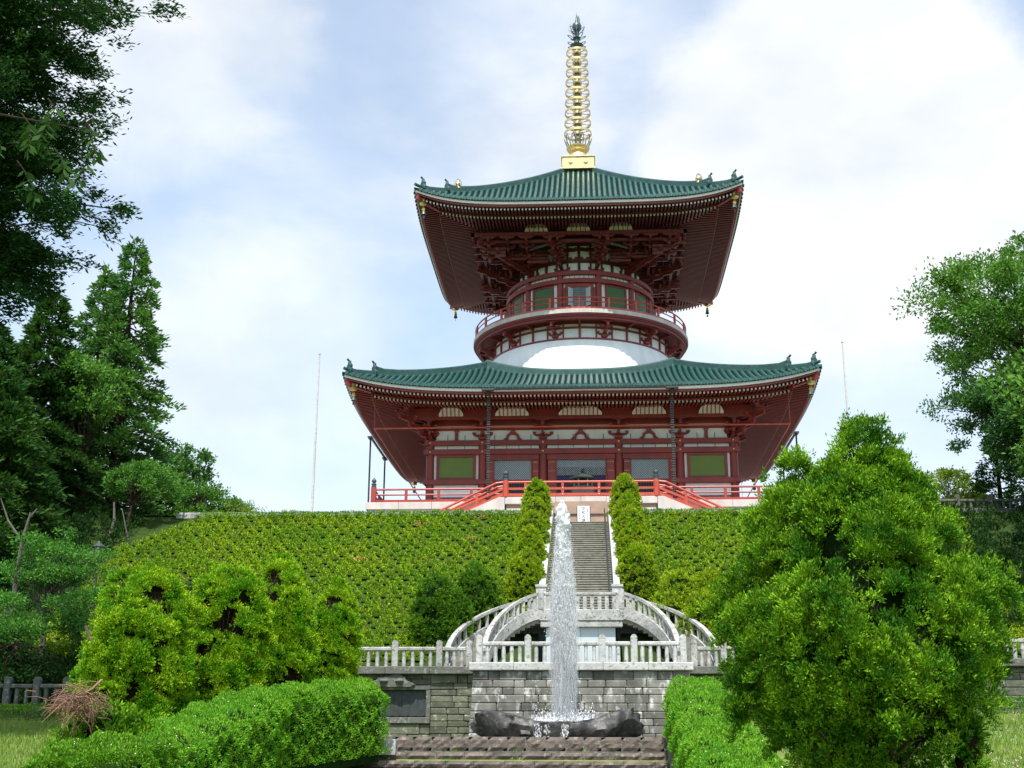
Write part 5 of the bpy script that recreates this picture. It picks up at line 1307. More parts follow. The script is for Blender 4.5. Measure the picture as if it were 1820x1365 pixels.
# ---- dense shrubs built from many puffs of upright sprigs on a twiggy core
def dense(name, label, cat, base, prof, leafm, puffR, per, L_, W_, seed, group=None, gapn=.0, lean=(0, 0), core='core_brown', up=.7, squash=1., lumps=.14, extra=None, trunk=None, out=.35, holes=(), spread=1.0, coren=.8, holefill=.0, clump=None):
    """prof: list of (height, radius) from the ground up; holes: (angle, height, size) hollows left open"""
    rng = np.random.default_rng(seed); t = thing(name, label, cat, base, group); hs = np.array([p[0] for p in prof]); rs = np.array([p[1] for p in prof]); H = hs[-1]
    ph = rng.uniform(0, 6.28, 8)
    def rad(a, h): return np.interp(h, hs, rs)*(1+lumps*(np.sin(3*a+ph[0]+h*.9)*.5+np.sin(5*a+ph[1]-h*1.7)*.35+np.sin(2*a+ph[2]+h*2.3)*.4))
    area = 2*pi*sum((rs[i]+rs[i+1])/2*sqrt((hs[i+1]-hs[i])**2+(rs[i+1]-rs[i])**2) for i in range(len(hs)-1)); n = int(area/(puffR**2*1.05)*spread)
    hh = rng.uniform(0, H, n*6); keep = rng.uniform(0, rs.max(), n*6) < np.interp(hh, hs, rs)+.12; hh = hh[keep][:n]; n = len(hh); a = rng.uniform(0, 2*pi, n); R_ = rad(a, hh)
    ok = np.ones(n, bool)
    for (ha, hz_, sz) in holes:
        inside = ((np.angle(np.exp(1j*(a-ha)))*R_)**2+((hh-hz_)*.8)**2) < sz*sz
        ok &= ~(inside & (rng.uniform(0, 1, n) > holefill)); R_ = np.where(inside, R_*.72, R_)
    if gapn: ok &= rng.uniform(0, 1, n) > gapn
    a, hh, R_ = a[ok], hh[ok], R_[ok]; n = len(a); R_ = R_*rng.uniform(.80, 1.05, n)
    slope = (np.interp(hh+.1, hs, rs)-np.interp(hh-.1, hs, rs))/.2
    C_ = np.stack([base[0]+R_*np.cos(a)*1.+lean[0]*hh/H, base[1]+R_*np.sin(a)*squash+lean[1]*hh/H, base[2]+hh], 1); Nr = unit(np.stack([np.cos(a), np.sin(a), np.clip(-slope, -.6, 2.5)], 1))
    if extra is not None:
        C_ = np.vstack([C_, extra[0]]); Nr = np.vstack([Nr, extra[1]])
    if clump:
        cR, cn = clump; k = len(C_); pick = rng.permutation(k)[:max(8, int(k*(puffR/cR)**2*1.1))]; C0 = C_[pick]; N0 = Nr[pick]; cs = cR*rng.uniform(.6, 1.3, len(pick)); idx = np.repeat(np.arange(len(pick)), cn)
        dd = unit(sph(len(idx), rng)+N0[idx]*1.0+np.array([0, 0, .55])); C_ = C0[idx]-N0[idx]*(cs[idx]*.5)[:, None]+dd*(cs[idx]*rng.uniform(.75, 1.1, len(idx)))[:, None]; Nr = dd
    P, D = puffs(C_, Nr, rng.uniform(.6, 1.25, len(C_))*puffR, per, rng, up=up, out=out); V, F = leaves(P, D, np.full(len(P), L_), np.full(len(P), W_), rng)
    npmesh('foliage', V, F, leafm, t)
    m = MB(); rings = []; nu = 26
    for h in np.linspace(.0, H*.93, 16):
        ring = []
        for j in range(nu):
            an = 2*pi*j/nu; r = float(rad(np.array([an]), np.array([h]))[0])*coren*(1+.08*sin(an*7+h*5))
            for (ha, hz_, sz) in holes:
                q = ((math.remainder(an-ha, 2*pi))*r)**2+(h-hz_)**2; r *= 1-.45*math.exp(-q/(sz*sz))
            ring.append((base[0]+r*cos(an)+lean[0]*h/H, base[1]+r*sin(an)*squash+lean[1]*h/H, base[2]+h))
        rings.append(ring)
    m.loft(rings); m.build('twig_core', core, t, True)
    m = MB()
    for (ha, hz_, sz) in holes:
        for q in range(int(16*sz+6)):
            an = ha+rng.normal()*.35*sz/max(.6, rs.max()); h = hz_+rng.normal()*sz*.5; r = np.interp(h, hs, rs)
            p0 = Vector((base[0]+r*.5*cos(an)+lean[0]*h/H, base[1]+r*.5*sin(an)*squash, base[2]+h-.4)); p1 = Vector((base[0]+r*.98*cos(an+.1)+lean[0]*h/H, base[1]+r*.98*sin(an+.1)*squash, base[2]+h+.15+rng.normal()*.15)); m.tube([p0, p0.lerp(p1, .5)+Vector((0, 0, .08)), p1], [.016, .012, .005], 5)
    if trunk: 
        for tr in trunk: m.tube(tr[0], tr[1], 8)
    if m.v: m.build('branches', 'twig', t, True)
    return t
# conical shrubs beside the stairs and at the foot of the slope
ordw = ['topmost', 'second from the top', 'middle', 'second from the bottom', 'bottom']
hts = [2.75, 2.5, 2.6, 2.75, 2.8, 2.95, 2.6, 2.7, 2.8, 2.9]
for i, (x, y, r) in enumerate(CONES[:10]):
    side_ = 'left' if i < 5 else 'right'; H = hts[i]
    nm = {0: 'left of', 5: 'right of'}
    dense('conical_shrub', '%s pointed conical shrub in the row %s of the stone stairs' % (ordw[i % 5], side_), 'shrub', (x, y, hillz(y)-.1), [(0, r*.7), (H*.25, r*.78), (H*.5, r*.76), (H*.75, r*.58), (H*.91, r*.3), (H, .04)], 'leaf_cone', .17, 66, .11, .042, 200+i, 'conical shrubs lining the stone stairs', lumps=.07, core='core_green', coren=.88, up=.5)
LB = ['upright oval shrub just left of the curved stairs, the taller of the pair', 'broad pointed shrub standing above the balustrade left of the curved stairs', 'narrow shrub wedged behind the broad pointed one left of the curved stairs', 'narrow pointed shrub on the slope right of the stairs row', 'pointed shrub beside the big right-hand shrub, on the slope', 'leafy oval shrub above the right end of the curved stairs', 'small dark shrub behind the right curved stair']
HS = [3.3, 3.5, 2.9, 2.5, 2.8, 2.6, 2.0]
for i, (x, y, r) in enumerate(CONES[10:]):
    H = HS[i]
    dense('conical_shrub', LB[i], 'shrub', (x, y, hillz(y)-.15), [(0, r*.8), (H*.3, r*.9), (H*.55, r*.85), (H*.8, r*.58), (H*.93, r*.3), (H*.97, .05)], 'leaf_cone_green' if i < 3 else 'leaf_cone', .21, 62, .13, .05, 220+i, 'pointed shrubs at the foot of the slope', lumps=.07, core='core_green', coren=.88, up=.5)

# big sheared shrubs at the left
dense('sheared_shrub', 'largest of the four battered shrubs at the left, hollow and brown on its left side', 'shrub', (-14.5, -58.2, .3), [(0, 1.2), (.8, 1.6), (2, 1.75), (3.4, 1.75), (4.4, 1.6), (5.1, 1.2), (5.5, .7), (5.75, .08)], 'leaf_bright', .22, 131, .088, .032, 301, clump=(0.44, 10), coren=.84, holefill=.15, group='battered sheared shrubs on the left', gapn=.06, holes=((3.5, 3.6, 1.3), (4.35, 5.0, .3), (3.4, 1.8, .9)), lumps=.1, up=.9, trunk=[([(-14.7, -58.7, .3), (-15.2, -59, 2.8), (-15.8, -59.3, 4.2)], [.16, .1, .04])])
dense('sheared_shrub', 'second battered green shrub from the left, with a dark brown cavity in its middle', 'shrub', (-12.45, -54.6, .8), [(0, 1.0), (.8, 1.15), (2.6, 1.25), (4.0, 1.2), (5.0, 1.0), (5.55, .6), (5.75, .1)], 'leaf_bright', .22, 131, .088, .032, 302, clump=(0.42, 10), coren=.84, holefill=.15, group='battered sheared shrubs on the left', gapn=.05, holes=((5.0, 3.7, .55), (4.45, 4.6, .22), (4.6, 1.6, .35)), lumps=.1, up=.9)
dense('sheared_shrub', 'third battered green shrub from the left, with a dark split beside its tip', 'shrub', (-10.95, -51.9, 1.1), [(0, .9), (.8, 1.0), (2.8, 1.1), (4.2, 1.0), (5.2, .8), (5.9, .4), (6.25, .08)], 'leaf_bright', .22, 131, .088, .032, 303, clump=(0.4, 10), coren=.84, holefill=.15, group='battered sheared shrubs on the left', gapn=.05, holes=((4.2, 5.1, .42), (4.5, 3.8, .25)), lumps=.12, up=.9, lean=(-.35, 0), core='core_brown')
dense('sheared_shrub', 'rightmost and smallest of the four battered shrubs, by the left balustrade', 'shrub', (-9.6, -49.4, 1.4), [(0, .65), (.8, .75), (2.4, .8), (3.8, .75), (4.5, .55), (5.0, .3), (5.3, .06)], 'leaf_bright', .2, 122, .088, .032, 304, clump=(0.34, 10), coren=.84, holefill=.15, group='battered sheared shrubs on the left', gapn=.12, holes=((4.3, 4.3, .22),), lumps=.13, up=.9)
dense('low_shrub', 'low dark sprawling shrub at the foot of the largest battered shrub', 'shrub', (-13.3, -63.0, -.5), [(0, 1.2), (.5, 1.5), (1.1, 1.3), (1.6, .8), (1.9, .1)], 'leaf_juniper', .3, 80, .16, .06, 305, gapn=.15, lumps=.2, squash=.7)
dense('small_bush', 'small bright bush growing beside the fallen brown branch at the left', 'shrub', (-17.0, -55.5, .5), [(0, .4), (.8, .5), (1.8, .5), (2.5, .35), (2.9, .05)], 'leaf_hedge', .22, 60, .14, .06, 306, gapn=.2, lumps=.2)
rng = np.random.default_rng(9); m = MB(); dp = Vector((-13.75, -64.2, 1.78))
m.tube([dp+Vector((.42, .3, .42)), dp+Vector((.25, .1, .16)), dp], [.035, .03, .02], 6)
for q in range(420):
    c0 = dp+Vector((rng.normal()*.34-.1, rng.normal()*.25, rng.normal()*.2-.18)); e = c0+Vector((rng.normal()*.26-.08, rng.normal()*.2, -abs(rng.normal())*.3+.06)); m.tube([c0, c0.lerp(e, .5)+Vector((rng.normal()*.05, 0, .05)), e], [.012, .009, .004], 4)
tag(m.build('dead_branch', 'dry'), 'broken reddish-brown dead branch hanging at the foot of the largest left shrub', 'dead branch')

# the big shrub at the right: one thing, tall crown with a lower shoulder
rng = np.random.default_rng(50); N_ = 330; hh = rng.uniform(.4, 6.0, N_); a = rng.uniform(0, 2*pi, N_)
pr_h = [1.0, 1.6, 2.3, 3.0, 4.1, 5.0, 6.0, 6.9, 7.35]; pr_r = [.05, .5, 1.0, 1.4, 1.45, .9, .55, .22, .04]
hh = rng.uniform(1.4, 7.35, N_); R_ = np.interp(hh, pr_h, pr_r)*rng.uniform(.85, 1.1, N_)
EX = np.stack([4.5+R_*np.cos(a)+.4*hh/7, -73.0+R_*np.sin(a), -1.3+hh], 1); EN = unit(np.stack([np.cos(a), np.sin(a), np.full(N_, .5)], 1))
big = dense('big_shrub', 'huge bright green bushy conical shrub with a bare trunk below, filling the right foreground', 'shrub', (6.0, -73.6, -1.3),
      [(1.2, .8), (1.7, 1.45), (2.4, 2.05), (3.2, 2.45), (4.1, 2.45), (4.9, 1.95), (5.6, 1.5), (6.3, 1.05), (6.95, .66), (7.4, .34), (7.75, .14), (7.95, .04)], 'leaf_juniper', .23, 150, .08, .03, 310, clump=(.6, 11), gapn=.05, lumps=.24, up=.75, lean=(.42, 0), squash=.9, extra=(EX, EN), coren=.7, core='core_green', holefill=.6,
      holes=((5.0, 1.5, .9), (4.75, 5.2, .25), (4.5, 3.9, .3)), spread=1.4,
      trunk=[([(6.1, -73.6, -1.7), (6.1, -73.7, 0), (6.0, -73.7, 2), (6.2, -73.6, 5)], [.17, .15, .12, .04])]+[([(6.05, -73.7, z0), (6.05+dx*.4, -74.1, z0+.25), (6.05+dx*.75, -74.8, z0+.8)], [.035, .022, .008]) for z0, dx in ((-.2, -1.6), (.2, 1.3), (.6, -1.0), (.9, 1.9), (1.2, -2.0), (1.5, .8), (2.2, -.9), (-.4, .9))])
dense('low_shrub', 'dark low sprigs of shrub spreading at the foot of the huge right-hand shrub', 'shrub', (4.9, -74.6, -1.7), [(0, .9), (.5, 1.1), (1.0, .9), (1.35, .1)], 'leaf_juniper', .26, 90, .11, .042, 311, gapn=.15, lumps=.2, squash=.7)
dense('young_shrub', 'narrow young shrub standing in the grass at the lower right', 'shrub', (7.75, -74.2, -1.5), [(0, .15), (.6, .28), (1.5, .3), (2.1, .2), (2.5, .04)], 'leaf_juniper', .2, 70, .11, .042, 312, gapn=.1, lumps=.2)

# ---- trees
def conifer(name, label, base, H, R, seed, leafm='leaf_cedar', nb=90, per=130, L_=.42, W_=.13, h0=.12, cat='tree', shape=.8, droop=.25, group=None, lean=0, density=1.0, tip=1.0):
    rng = np.random.default_rng(seed); t = thing(name, label, cat, base, group); B = np.array(base, float); m = MB()
    m.tube([B+[0, 0, -.6], B+[lean*.3, 0, H*.5], B+[lean, 0, H*.97]], [.018*H+.12, .011*H+.05, .02], 10); m.build('trunk', 'bark', t, True)
    Ps = []; Ds = []; m = MB()
    for i in range(nb):
        h = h0+(1-h0)*((i+rng.uniform(0, 1))/nb)**1.08*.98; ln = R*max(.03, (1-h))**shape*rng.uniform(.72, 1.12)*min(1, .55+(h-h0)*4); a = i*2.399+rng.normal()*.3
        s0 = B+np.array([lean*h, 0, H*h]); dz = -droop*ln+rng.normal()*.12*ln*.4; e = s0+np.array([cos(a)*ln, sin(a)*ln, dz])
        if ln > 1.0 and i % 2 == 0: m.tube([s0, (s0+e)/2+[0, 0, .08*ln], e], [.02+.015*ln, .02+.008*ln, .012], 5)
        n = max(12, int(per*(ln/R+.12)*density)); f = rng.beta(1.7, 1.1, n); wd = (.16+.2*ln*np.sin(np.pi*np.clip(f, .12, .95)))
        side_ = np.array([-sin(a), cos(a), 0]); q = rng.normal(size=n)*wd*.55
        p = s0+(e-s0)*f[:, None]+side_*q[:, None]; p[:, 2] += .08*ln*np.sin(np.pi*f)+rng.normal(size=n)*.16+.05
        # foliage gathered in sprays
        k = max(2, n//14); c = p[rng.integers(0, n, k)]; idx = rng.integers(0, k, n); p = p*.35+c[idx]*.65+rng.normal(size=(n, 3))*.1
        Ps.append(p); Ds.append(np.array([cos(a), sin(a), .0])+.7*sph(n, rng)+np.array([0, 0, .25])+side_*np.sign(q)[:, None]*.5)
    n = int(60*tip); p = B+np.array([lean, 0, H])-np.array([0, 0, 1.])*rng.uniform(0, 1.6, n)[:, None]; p[:, :2] += rng.normal(size=(n, 2))*.14; Ps.append(p); Ds.append(np.array([0, 0, 1.])+.6*sph(n, rng))
    P = np.concatenate(Ps); D = np.concatenate(Ds); V, F = leaves(P, D, np.full(len(P), L_), np.full(len(P), W_), rng); npmesh('foliage', V, F, leafm, t); m.build('branches', 'bark', t)
    return t
def broad(name, label, base, H, cr, seed, leafm, ncl=60, per=170, L_=.26, W_=.13, clR=1.0, trunk_r=.3, group=None, cat='tree', fork=.35, flat=.7, barkm='bark', shell=.55, bias=None, trunk=True, zlow=-1.):
    """cr = (dx, dy, centre height, rx, ry, rz) of the crown"""
    rng = np.random.default_rng(seed); t = thing(name, label, cat, base, group); B = np.array(base, float); c = B+np.array([cr[0], cr[1], cr[2]]); d = sph(ncl, rng); d = d[d[:, 2] > zlow]
    rr = rng.uniform(shell, 1., len(d))[:, None]; C_ = c+d*rr*np.array(cr[3:6]); m = MB(); F0 = B+np.array([cr[0]*.25, cr[1]*.25, H*fork]); F1 = B+np.array([cr[0]*.6, cr[1]*.6, H*(fork+.3)])
    m.tube([B+[0, 0, -.8], (B+F0)/2+[.08*trunk_r, 0, 0], F0, F1, F1+(c-F1)*.7], [trunk_r*1.25, trunk_r, trunk_r*.85, trunk_r*.55, trunk_r*.2], 10); m.build('trunk', barkm, t, True)
    m = MB()
    for i, q in enumerate(C_):
        if i % 2 and ncl > 30 and i > 40: continue
        s_ = F0+(F1-F0)*rng.uniform(0, 1.2); mid = s_*.45+q*.55+rng.normal(size=3)*.35*clR+np.array([0, 0, .25]); m.tube([s_, (s_+mid)/2+rng.normal(size=3)*.12, mid, q], [trunk_r*.3, trunk_r*.22, trunk_r*.13, .02], 6)
    m.build('branches', barkm, t)
    P, D = puffs(C_, d, rng.uniform(.6, 1.25, len(C_))*clR, per, rng, up=.25, flat=flat, out=.15)
    # ragged sub-clusters inside every clump
    k = len(P)//16; idx = rng.integers(0, k, len(P)); near_ = P[rng.integers(0, len(P), k)]
    P2 = P+rng.normal(size=P.shape)*.12*clR
    V, F = leaves(P2, D+.6*sph(len(P), rng), np.full(len(P), L_), np.full(len(P), W_), rng); npmesh('foliage', V, F, leafm, t)
    return t
TG = 'tall cedars on the left hillside'
conifer('cedar_tree', 'tallest pointed cedar on the left hillside, nearest the pagoda', (-32.6, -15, 15.0), 22.0, 6.0, 401, nb=190, per=210, L_=.42, W_=.16, h0=.03, droop=.3, group=TG, shape=.62)
conifer('cedar_tree', 'slightly shorter pointed cedar just behind the tallest one', (-35.4, -13, 15.0), 20.6, 5.4, 402, nb=165, per=200, L_=.42, W_=.16, h0=.03, group=TG, shape=.65)
conifer('cedar_tree', 'dark cedar with a ragged top left of the two pointed ones', (-35.6, -21, 14.5), 16.0, 5.2, 403, nb=190, per=240, L_=.40, W_=.16, h0=.05, group=TG, leafm='leaf_dark', shape=.55)
conifer('cedar_tree', 'dark cedar at the left edge, its top hidden by the near overhanging tree', (-38.5, -23, 13.5), 14.0, 6.2, 404, nb=190, per=260, L_=.44, W_=.17, h0=.05, group=TG, leafm='leaf_dark', shape=.5)
conifer('cedar_tree', 'dark drooping conifer low at the left edge behind the feathery trees', (-33.8, -31, 9.8), 12.5, 6.0, 405, nb=190, per=260, L_=.4, W_=.15, h0=.1, group=TG, leafm='leaf_dark', shape=.5, droop=.35)
broad('broadleaf_tree', 'yellow-green spreading tree half way up in front of the tall cedars', (-33.0, -19, 14.3), 10, (0, -1.5, 9.2, 3.3, 2.5, 1.9), 410, 'leaf_oak', ncl=34, per=170, L_=.3, W_=.15, clR=.95)
broad('broadleaf_tree', 'dark sloping-topped tree right of the cedars', (-29.3, -11, 15.2), 8, (0, 0, 3.6, 2.6, 2.6, 3.5), 411, 'leaf_cedar', ncl=60, per=190, L_=.3, W_=.15, clR=.9)
broad('round_tree', 'dark green round clipped tree on the terrace, the larger of two at the skyline', (-26.6, -14, 15.2), 4, (0, 0, 1.9, 1.9, 1.9, 1.6), 412, 'leaf_oak', ncl=60, per=150, L_=.2, W_=.1, clR=.55, trunk_r=.14, shell=.8)
broad('round_tree', 'dark green round clipped tree, the smaller one nearer the white pole', (-24.5, -14, 15.2), 3, (0, 0, 1.3, 1.3, 1.3, .95), 413, 'leaf_oak', ncl=40, per=140, L_=.18, W_=.09, clR=.5, trunk_r=.12, shell=.8)
broad('round_tree', 'light green domed tree leaning over the upper left corner of the azalea slope', (-28.4, -23.2, 13.4), 5, (.5, 1.2, 3.4, 2.4, 1.9, 1.5), 414, 'leaf_round', ncl=90, per=170, L_=.17, W_=.085, clR=.5, trunk_r=.14, shell=.7, zlow=-.5)
rng = np.random.default_rng(6)
for x, y, z1, lb in ((-22.7, -15, 17.1, 'wispy sapling on the terrace edge nearest the white pole'), (-23.6, -15.4, 17.3, 'wispy sapling beside the smaller round tree on the skyline')):
    t = thing('sapling', lb, 'sapling', (x, y, 15.2), 'wispy saplings on the skyline'); m = MB(); Ps = []; Ds = []
    for q in range(5):
        e = Vector((x+rng.normal()*.7, y+rng.normal()*.3, z1-rng.uniform(0, .7))); m.tube([(x, y, 15.2), Vector((x, y, 15.2)).lerp(e, .5)+Vector((0, 0, .2)), e], [.03, .02, .008], 5)
        n = 46; f = rng.uniform(.45, 1., n)[:, None]; Ps.append(np.array([x, y, 15.2])+(np.array(e)-np.array([x, y, 15.2]))*f+rng.normal(size=(n, 3))*.12); Ds.append(sph(n, rng)+[0, 0, .3])
    m.build('stem', 'bark_grey', t); P = np.concatenate(Ps); V, F = leaves(P, np.concatenate(Ds), np.full(len(P), .22), np.full(len(P), .07), rng); npmesh('foliage', V, F, 'leaf_yellow', t)
# small green bush behind the pagoda's left rail, and beyond the right one
broad('broadleaf_tree', 'light green bush seen behind the left veranda railing of the pagoda', (-14.8, 14, 15.2), 5.5, (0, 0, 5.6, 2.8, 2, 1.6), 415, 'leaf_yellow', ncl=40, per=130, L_=.26, W_=.12, clR=.8, trunk_r=.15)
# feathery trees at the lower left
FG = 'feathery light trees at the lower left'
for i, (x, y, H, cr, lb) in enumerate((
    (-24.9, -41.5, 5.4, (0, 0, 5.0, 3.0, 2.0, 1.6), 'feathery green tree at the lower left, its crown topmost of the group'),
    (-22.2, -43.0, 3.6, (.1, 0, 3.0, 2.0, 1.5, 1.5), 'feathery green tree nearest the largest battered shrub'),
    (-26.5, -44.2, 3.4, (.2, 0, 3.1, 2.6, 1.6, 1.5), 'feathery green tree at the very left edge above the stone fence'),
    (-21.2, -40.5, 3.0, (-.3, 0, 2.4, 2.4, 1.6, 1.1), 'feathery green tree under the park lamp'))):
    broad('feathery_tree', lb, (x, y, hillz(y) if y > -40.5 else 4.3-(-40.5-y)*.42), H, cr, 420+i, 'leaf_maple', ncl=80, per=150, L_=.17, W_=.065, clR=.72, trunk_r=.13, flat=.34, group=FG, barkm='bark_grey', shell=.35)
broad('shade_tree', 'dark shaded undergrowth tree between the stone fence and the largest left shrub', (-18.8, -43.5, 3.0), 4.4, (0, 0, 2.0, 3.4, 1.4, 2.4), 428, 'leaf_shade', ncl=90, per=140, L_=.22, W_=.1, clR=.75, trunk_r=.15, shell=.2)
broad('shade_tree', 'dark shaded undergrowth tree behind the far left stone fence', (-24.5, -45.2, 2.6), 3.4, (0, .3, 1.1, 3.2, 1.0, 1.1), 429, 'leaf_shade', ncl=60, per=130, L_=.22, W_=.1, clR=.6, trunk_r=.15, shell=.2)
m = MB(); b0 = Vector((-26.3, -42, 6.0))
m.tube([b0, b0+Vector((.0, 0, 2.2)), b0+Vector((.1, 0, 4.0)), b0+Vector((.35, 0, 5.3))], [.13, .1, .08, .05], 7); m.tube([b0+Vector((.1, 0, 3.9)), b0+Vector((-.7, 0, 4.9)), b0+Vector((-1.2, 0, 6.0))], [.07, .05, .02], 6); m.tube([b0+Vector((.05, 0, 2.6)), b0+Vector((.9, 0, 1.6))], [.06, .02], 6); m.tube([b0+Vector((.3, 0, 5.0)), b0+Vector((.6, .1, 5.5))], [.05, .03], 5)
tag(m.build('bare_trunk', 'bark_grey'), 'pale bare forked trunk rising above the feathery trees at the left', 'dead tree')
m = MB(); m.tube([(-29.0, -24.5, 12.2), (-28.7, -24.3, 14.2), (-28.9, -24.1, 15.4)], [.12, .09, .05], 6); m.tube([(-27.2, -24.8, 11.8), (-28.2, -24.5, 14.9)], [.04, .03], 5); tag(m.build('propped_trunk', 'bark_grey'), 'thin trunk with a slanting wooden prop below the light green domed tree', 'dead tree')

# near tree overhanging the upper left
def overhang():
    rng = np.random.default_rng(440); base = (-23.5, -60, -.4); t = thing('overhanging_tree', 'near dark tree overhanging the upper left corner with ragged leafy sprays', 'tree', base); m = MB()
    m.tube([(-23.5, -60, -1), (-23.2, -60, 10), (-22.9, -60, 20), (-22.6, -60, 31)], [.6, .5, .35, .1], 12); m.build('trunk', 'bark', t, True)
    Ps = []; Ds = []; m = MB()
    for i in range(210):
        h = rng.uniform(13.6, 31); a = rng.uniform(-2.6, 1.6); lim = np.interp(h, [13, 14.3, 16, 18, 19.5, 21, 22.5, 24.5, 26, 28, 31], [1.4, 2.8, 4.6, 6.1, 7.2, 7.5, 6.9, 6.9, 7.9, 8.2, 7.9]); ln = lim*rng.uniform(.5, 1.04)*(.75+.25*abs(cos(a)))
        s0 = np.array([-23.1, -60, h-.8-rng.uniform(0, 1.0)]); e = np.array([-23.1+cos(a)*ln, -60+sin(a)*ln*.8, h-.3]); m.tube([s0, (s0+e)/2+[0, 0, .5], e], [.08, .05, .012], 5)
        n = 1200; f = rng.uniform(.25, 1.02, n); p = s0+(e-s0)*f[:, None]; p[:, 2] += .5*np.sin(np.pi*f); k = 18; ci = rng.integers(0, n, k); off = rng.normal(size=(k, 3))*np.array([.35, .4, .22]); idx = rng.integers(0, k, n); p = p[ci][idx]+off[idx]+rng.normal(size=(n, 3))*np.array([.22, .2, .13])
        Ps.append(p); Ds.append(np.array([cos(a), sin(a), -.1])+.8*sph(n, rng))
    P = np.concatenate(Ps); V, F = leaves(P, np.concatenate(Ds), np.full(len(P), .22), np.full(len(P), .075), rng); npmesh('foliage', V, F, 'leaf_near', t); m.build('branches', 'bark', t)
overhang()
# very near twig with big leaves in the top left corner
def neartwig():
    rng = np.random.default_rng(445); t = thing('leafy_branch', 'near branch with large dark leaflets hanging into the top left corner', 'branch', (-7.5, -85, 9)); m = MB(); Ps = []; Ds = []
    for i, (x, z) in enumerate(((.5, 1.0), (.9, .6), (1.5, 1.1), (2.1, .9), (2.6, 1.2), (-.1, .2), (.1, -.6), (1.1, 1.5), (1.9, 1.55), (.2, 1.6), (-.3, -.2))):
        o = np.array([-7.6+x*.62, -85+rng.normal()*.2, 7.3+z*.62]); q = o+np.array([.28*rng.uniform(-.6, 1), 0, -.42]); m.tube([o+[-.12, 0, .15], o, q], [.012, .008, .003], 4)
        for k in range(6):
            b = o+(q-o)*k/5.5
            for sg in (-1, 1): Ps.append(b); Ds.append(np.array([sg*.7+rng.normal()*.15, rng.normal()*.5, -.75]))
        Ps.append(q); Ds.append(np.array([0, 0, -1.]))
    m.tube([(-9.6, -85, 9.6), (-7.8, -85, 8.5), (-6.2, -85, 8.15)], [.03, .02, .008], 5); P = np.array(Ps); V, F = leaves(P, np.array(Ds), np.full(len(P), .2), np.full(len(P), .075), rng); npmesh('leaflets', V, F, 'leaf_dark', t); m.build('twigs', 'bark', t)
neartwig()

# trees at the right
broad('broadleaf_tree', 'large spreading tree with open branches at the right edge', (30.5, -20, 14.8), 18, (-1.2, 0, 13.2, 7.2, 5.0, 5.2), 450, 'leaf_oak', ncl=150, per=330, L_=.26, W_=.13, clR=1.2, trunk_r=.42, fork=.3, flat=.6, shell=.5, zlow=-.75)
broad('broadleaf_tree', 'lower dark leafy tree hanging over the right end of the slope', (29.6, -21.5, 14.6), 9, (-1.9, 0, 6.6, 5.4, 3.0, 3.2), 451, 'leaf_cedar', ncl=120, per=260, L_=.25, W_=.12, clR=.95, trunk_r=.3, shell=.4)
conifer('conifer_tree', 'dark conifer under the large spreading tree at the right', (27.6, -16, 15.0), 6.6, 2.6, 452, leafm='leaf_dark', nb=70, per=120, L_=.3, W_=.1, h0=.04, shape=.7)
broad('broadleaf_tree', 'dark tree closing the right edge behind the balustrade', (31.0, -23.5, 13.4), 10, (-1.5, 0, 6.0, 4.6, 3.0, 6.0), 453, 'leaf_dark', ncl=120, per=190, L_=.28, W_=.14, clR=1.1, trunk_r=.3, shell=.4)
broad('young_tree', 'light yellow-green young tree seen between the big shrub and the dark conifer', (26.6, -8, 15.0), 4.6, (0, 0, 4.4, 2.4, 1.6, 1.2), 454, 'leaf_yellow', ncl=42, per=110, L_=.22, W_=.1, clR=.6, trunk_r=.1, flat=.4, barkm='bark_grey')
dense('low_shrub', 'yellow-green clipped bush on the terrace behind the right balustrade', 'shrub', (24.6, -18.2, 15.1), [(0, 1.6), (.5, 1.7), (1.0, 1.3), (1.4, .1)], 'leaf_yellow', .25, 70, .16, .07, 455, lumps=.15)
# trees standing just outside the view that shade the far right of the slope
broad('shade_tree', 'tall shade tree on the slope beyond the right edge', (28.8, -34, 7.6), 16, (-.4, 0, 11.5, 7.0, 7.5, 3.6), 456, 'leaf_oak', ncl=85, per=150, L_=.36, W_=.2, clR=1.5, trunk_r=.4, shell=.3)
broad('shade_tree', 'dark leafy tree low at the right edge on the shaded slope', (27.8, -33, 8.2), 5, (0, 0, 2.6, 2.7, 2.2, 2.4), 457, 'leaf_dark', ncl=50, per=150, L_=.26, W_=.12, clR=.8, trunk_r=.16, shell=.4)

# ---- grass on the lawns
rng = np.random.default_rng(500)
def grass_patch(x0, x1, y0, y1, n, h, mt, name, label, keepf=None):
    x = rng.uniform(x0, x1, n); y = rng.uniform(y0, y1, n)
    if keepf is not None: k = keepf(x, y); x, y = x[k], y[k]
    z = np.array([lawnz(a, b) for a, b in zip(x, y)]); P = np.stack([x, y, z], 1); V, F = leaves(P, np.stack([rng.normal(size=len(x))*.35, rng.normal(size=len(x))*.35, np.ones(len(x))], 1), rng.uniform(h*.5, h*1.2, len(x)), np.full(len(x), .03), rng)
    tag(npmesh(name, V, F, mt), label, 'grass', kind='stuff')
grass_patch(-26, -13.5, -72, -48.6, 42000, .24, 'blade', 'lawn_grass', 'pale green lawn grass at the lower left')
grass_patch(6.4, 21, -74, -45, 52000, .3, 'blade', 'meadow_grass', 'rough pale grass of the right-hand lawn')
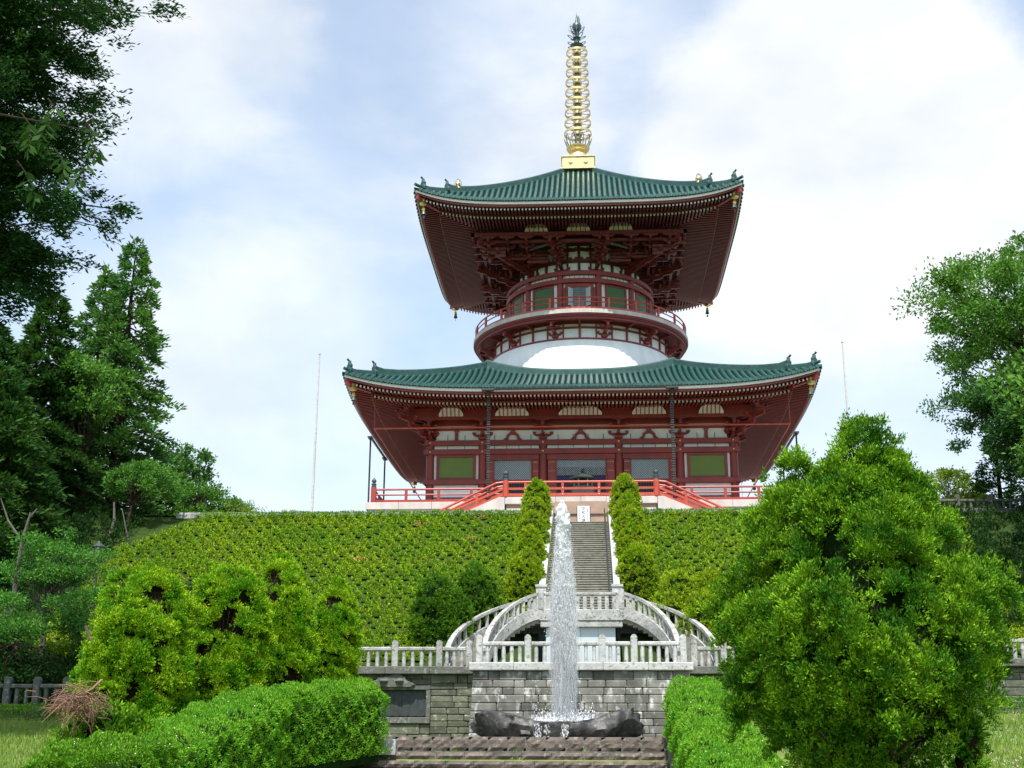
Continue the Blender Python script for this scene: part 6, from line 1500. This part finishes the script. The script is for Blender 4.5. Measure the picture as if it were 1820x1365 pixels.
n = 420; x = rng.uniform(7.2, 20, n); y = rng.uniform(-68, -46, n); P = np.stack([x, y, np.array([lawnz(a, b) for a, b in zip(x, y)])+.3], 1); idx = np.repeat(np.arange(n), 9); Q = P[idx]+rng.normal(size=(n*9, 3))*.025; V, F = leaves(Q, sph(n*9, rng), np.full(n*9, .06), np.full(n*9, .02), rng)
tag(npmesh('seed_heads', V, F, 'seed'), 'pale fluffy seed heads scattered over the right-hand grass', 'seed heads', kind='stuff')
n = 500; xs_ = rng.uniform(-9, 3.2, n); ks = rng.integers(0, 2, n); P = np.stack([xs_, np.where(ks == 0, -50.0, -50.75)+rng.normal(size=n)*.03, np.where(ks == 0, .37, .07)], 1); k = (np.sin(xs_*2.3)+np.sin(xs_*5.1+1) > .9); P = P[k]; V, F = leaves(P, sph(len(P), rng)*.7+[0, -.3, 1], np.full(len(P), .13), np.full(len(P), .035), rng)
tag(npmesh('step_weeds', V, F, 'leaf_hedge_lit'), 'small weeds sprouting from the joints of the brown front steps', 'weeds', kind='stuff')

# undergrowth of the wooded banks, with dark cover added for tree shade
rng = np.random.default_rng(600)
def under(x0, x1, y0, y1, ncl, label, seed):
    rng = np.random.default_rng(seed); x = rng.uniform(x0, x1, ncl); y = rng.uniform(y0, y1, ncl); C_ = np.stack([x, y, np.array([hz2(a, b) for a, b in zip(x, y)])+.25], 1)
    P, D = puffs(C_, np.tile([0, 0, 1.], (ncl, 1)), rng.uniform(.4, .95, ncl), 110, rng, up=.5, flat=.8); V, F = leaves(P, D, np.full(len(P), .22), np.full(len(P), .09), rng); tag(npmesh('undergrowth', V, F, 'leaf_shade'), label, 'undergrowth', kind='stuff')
under(-46, -27.9, -40, -20.5, 760, 'dark leaf cover put in for tree shade on the grassy bank left of the azalea slope', 601)  # added dark leaves standing in for tree-shaded grass
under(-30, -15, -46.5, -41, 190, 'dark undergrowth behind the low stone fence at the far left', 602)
under(19.5, 40, -38.5, -21.3, 560, 'dark leaf cover standing in for shaded azaleas at the right end of the slope', 603)  # added in dark leaves where the azaleas lie in tree shade
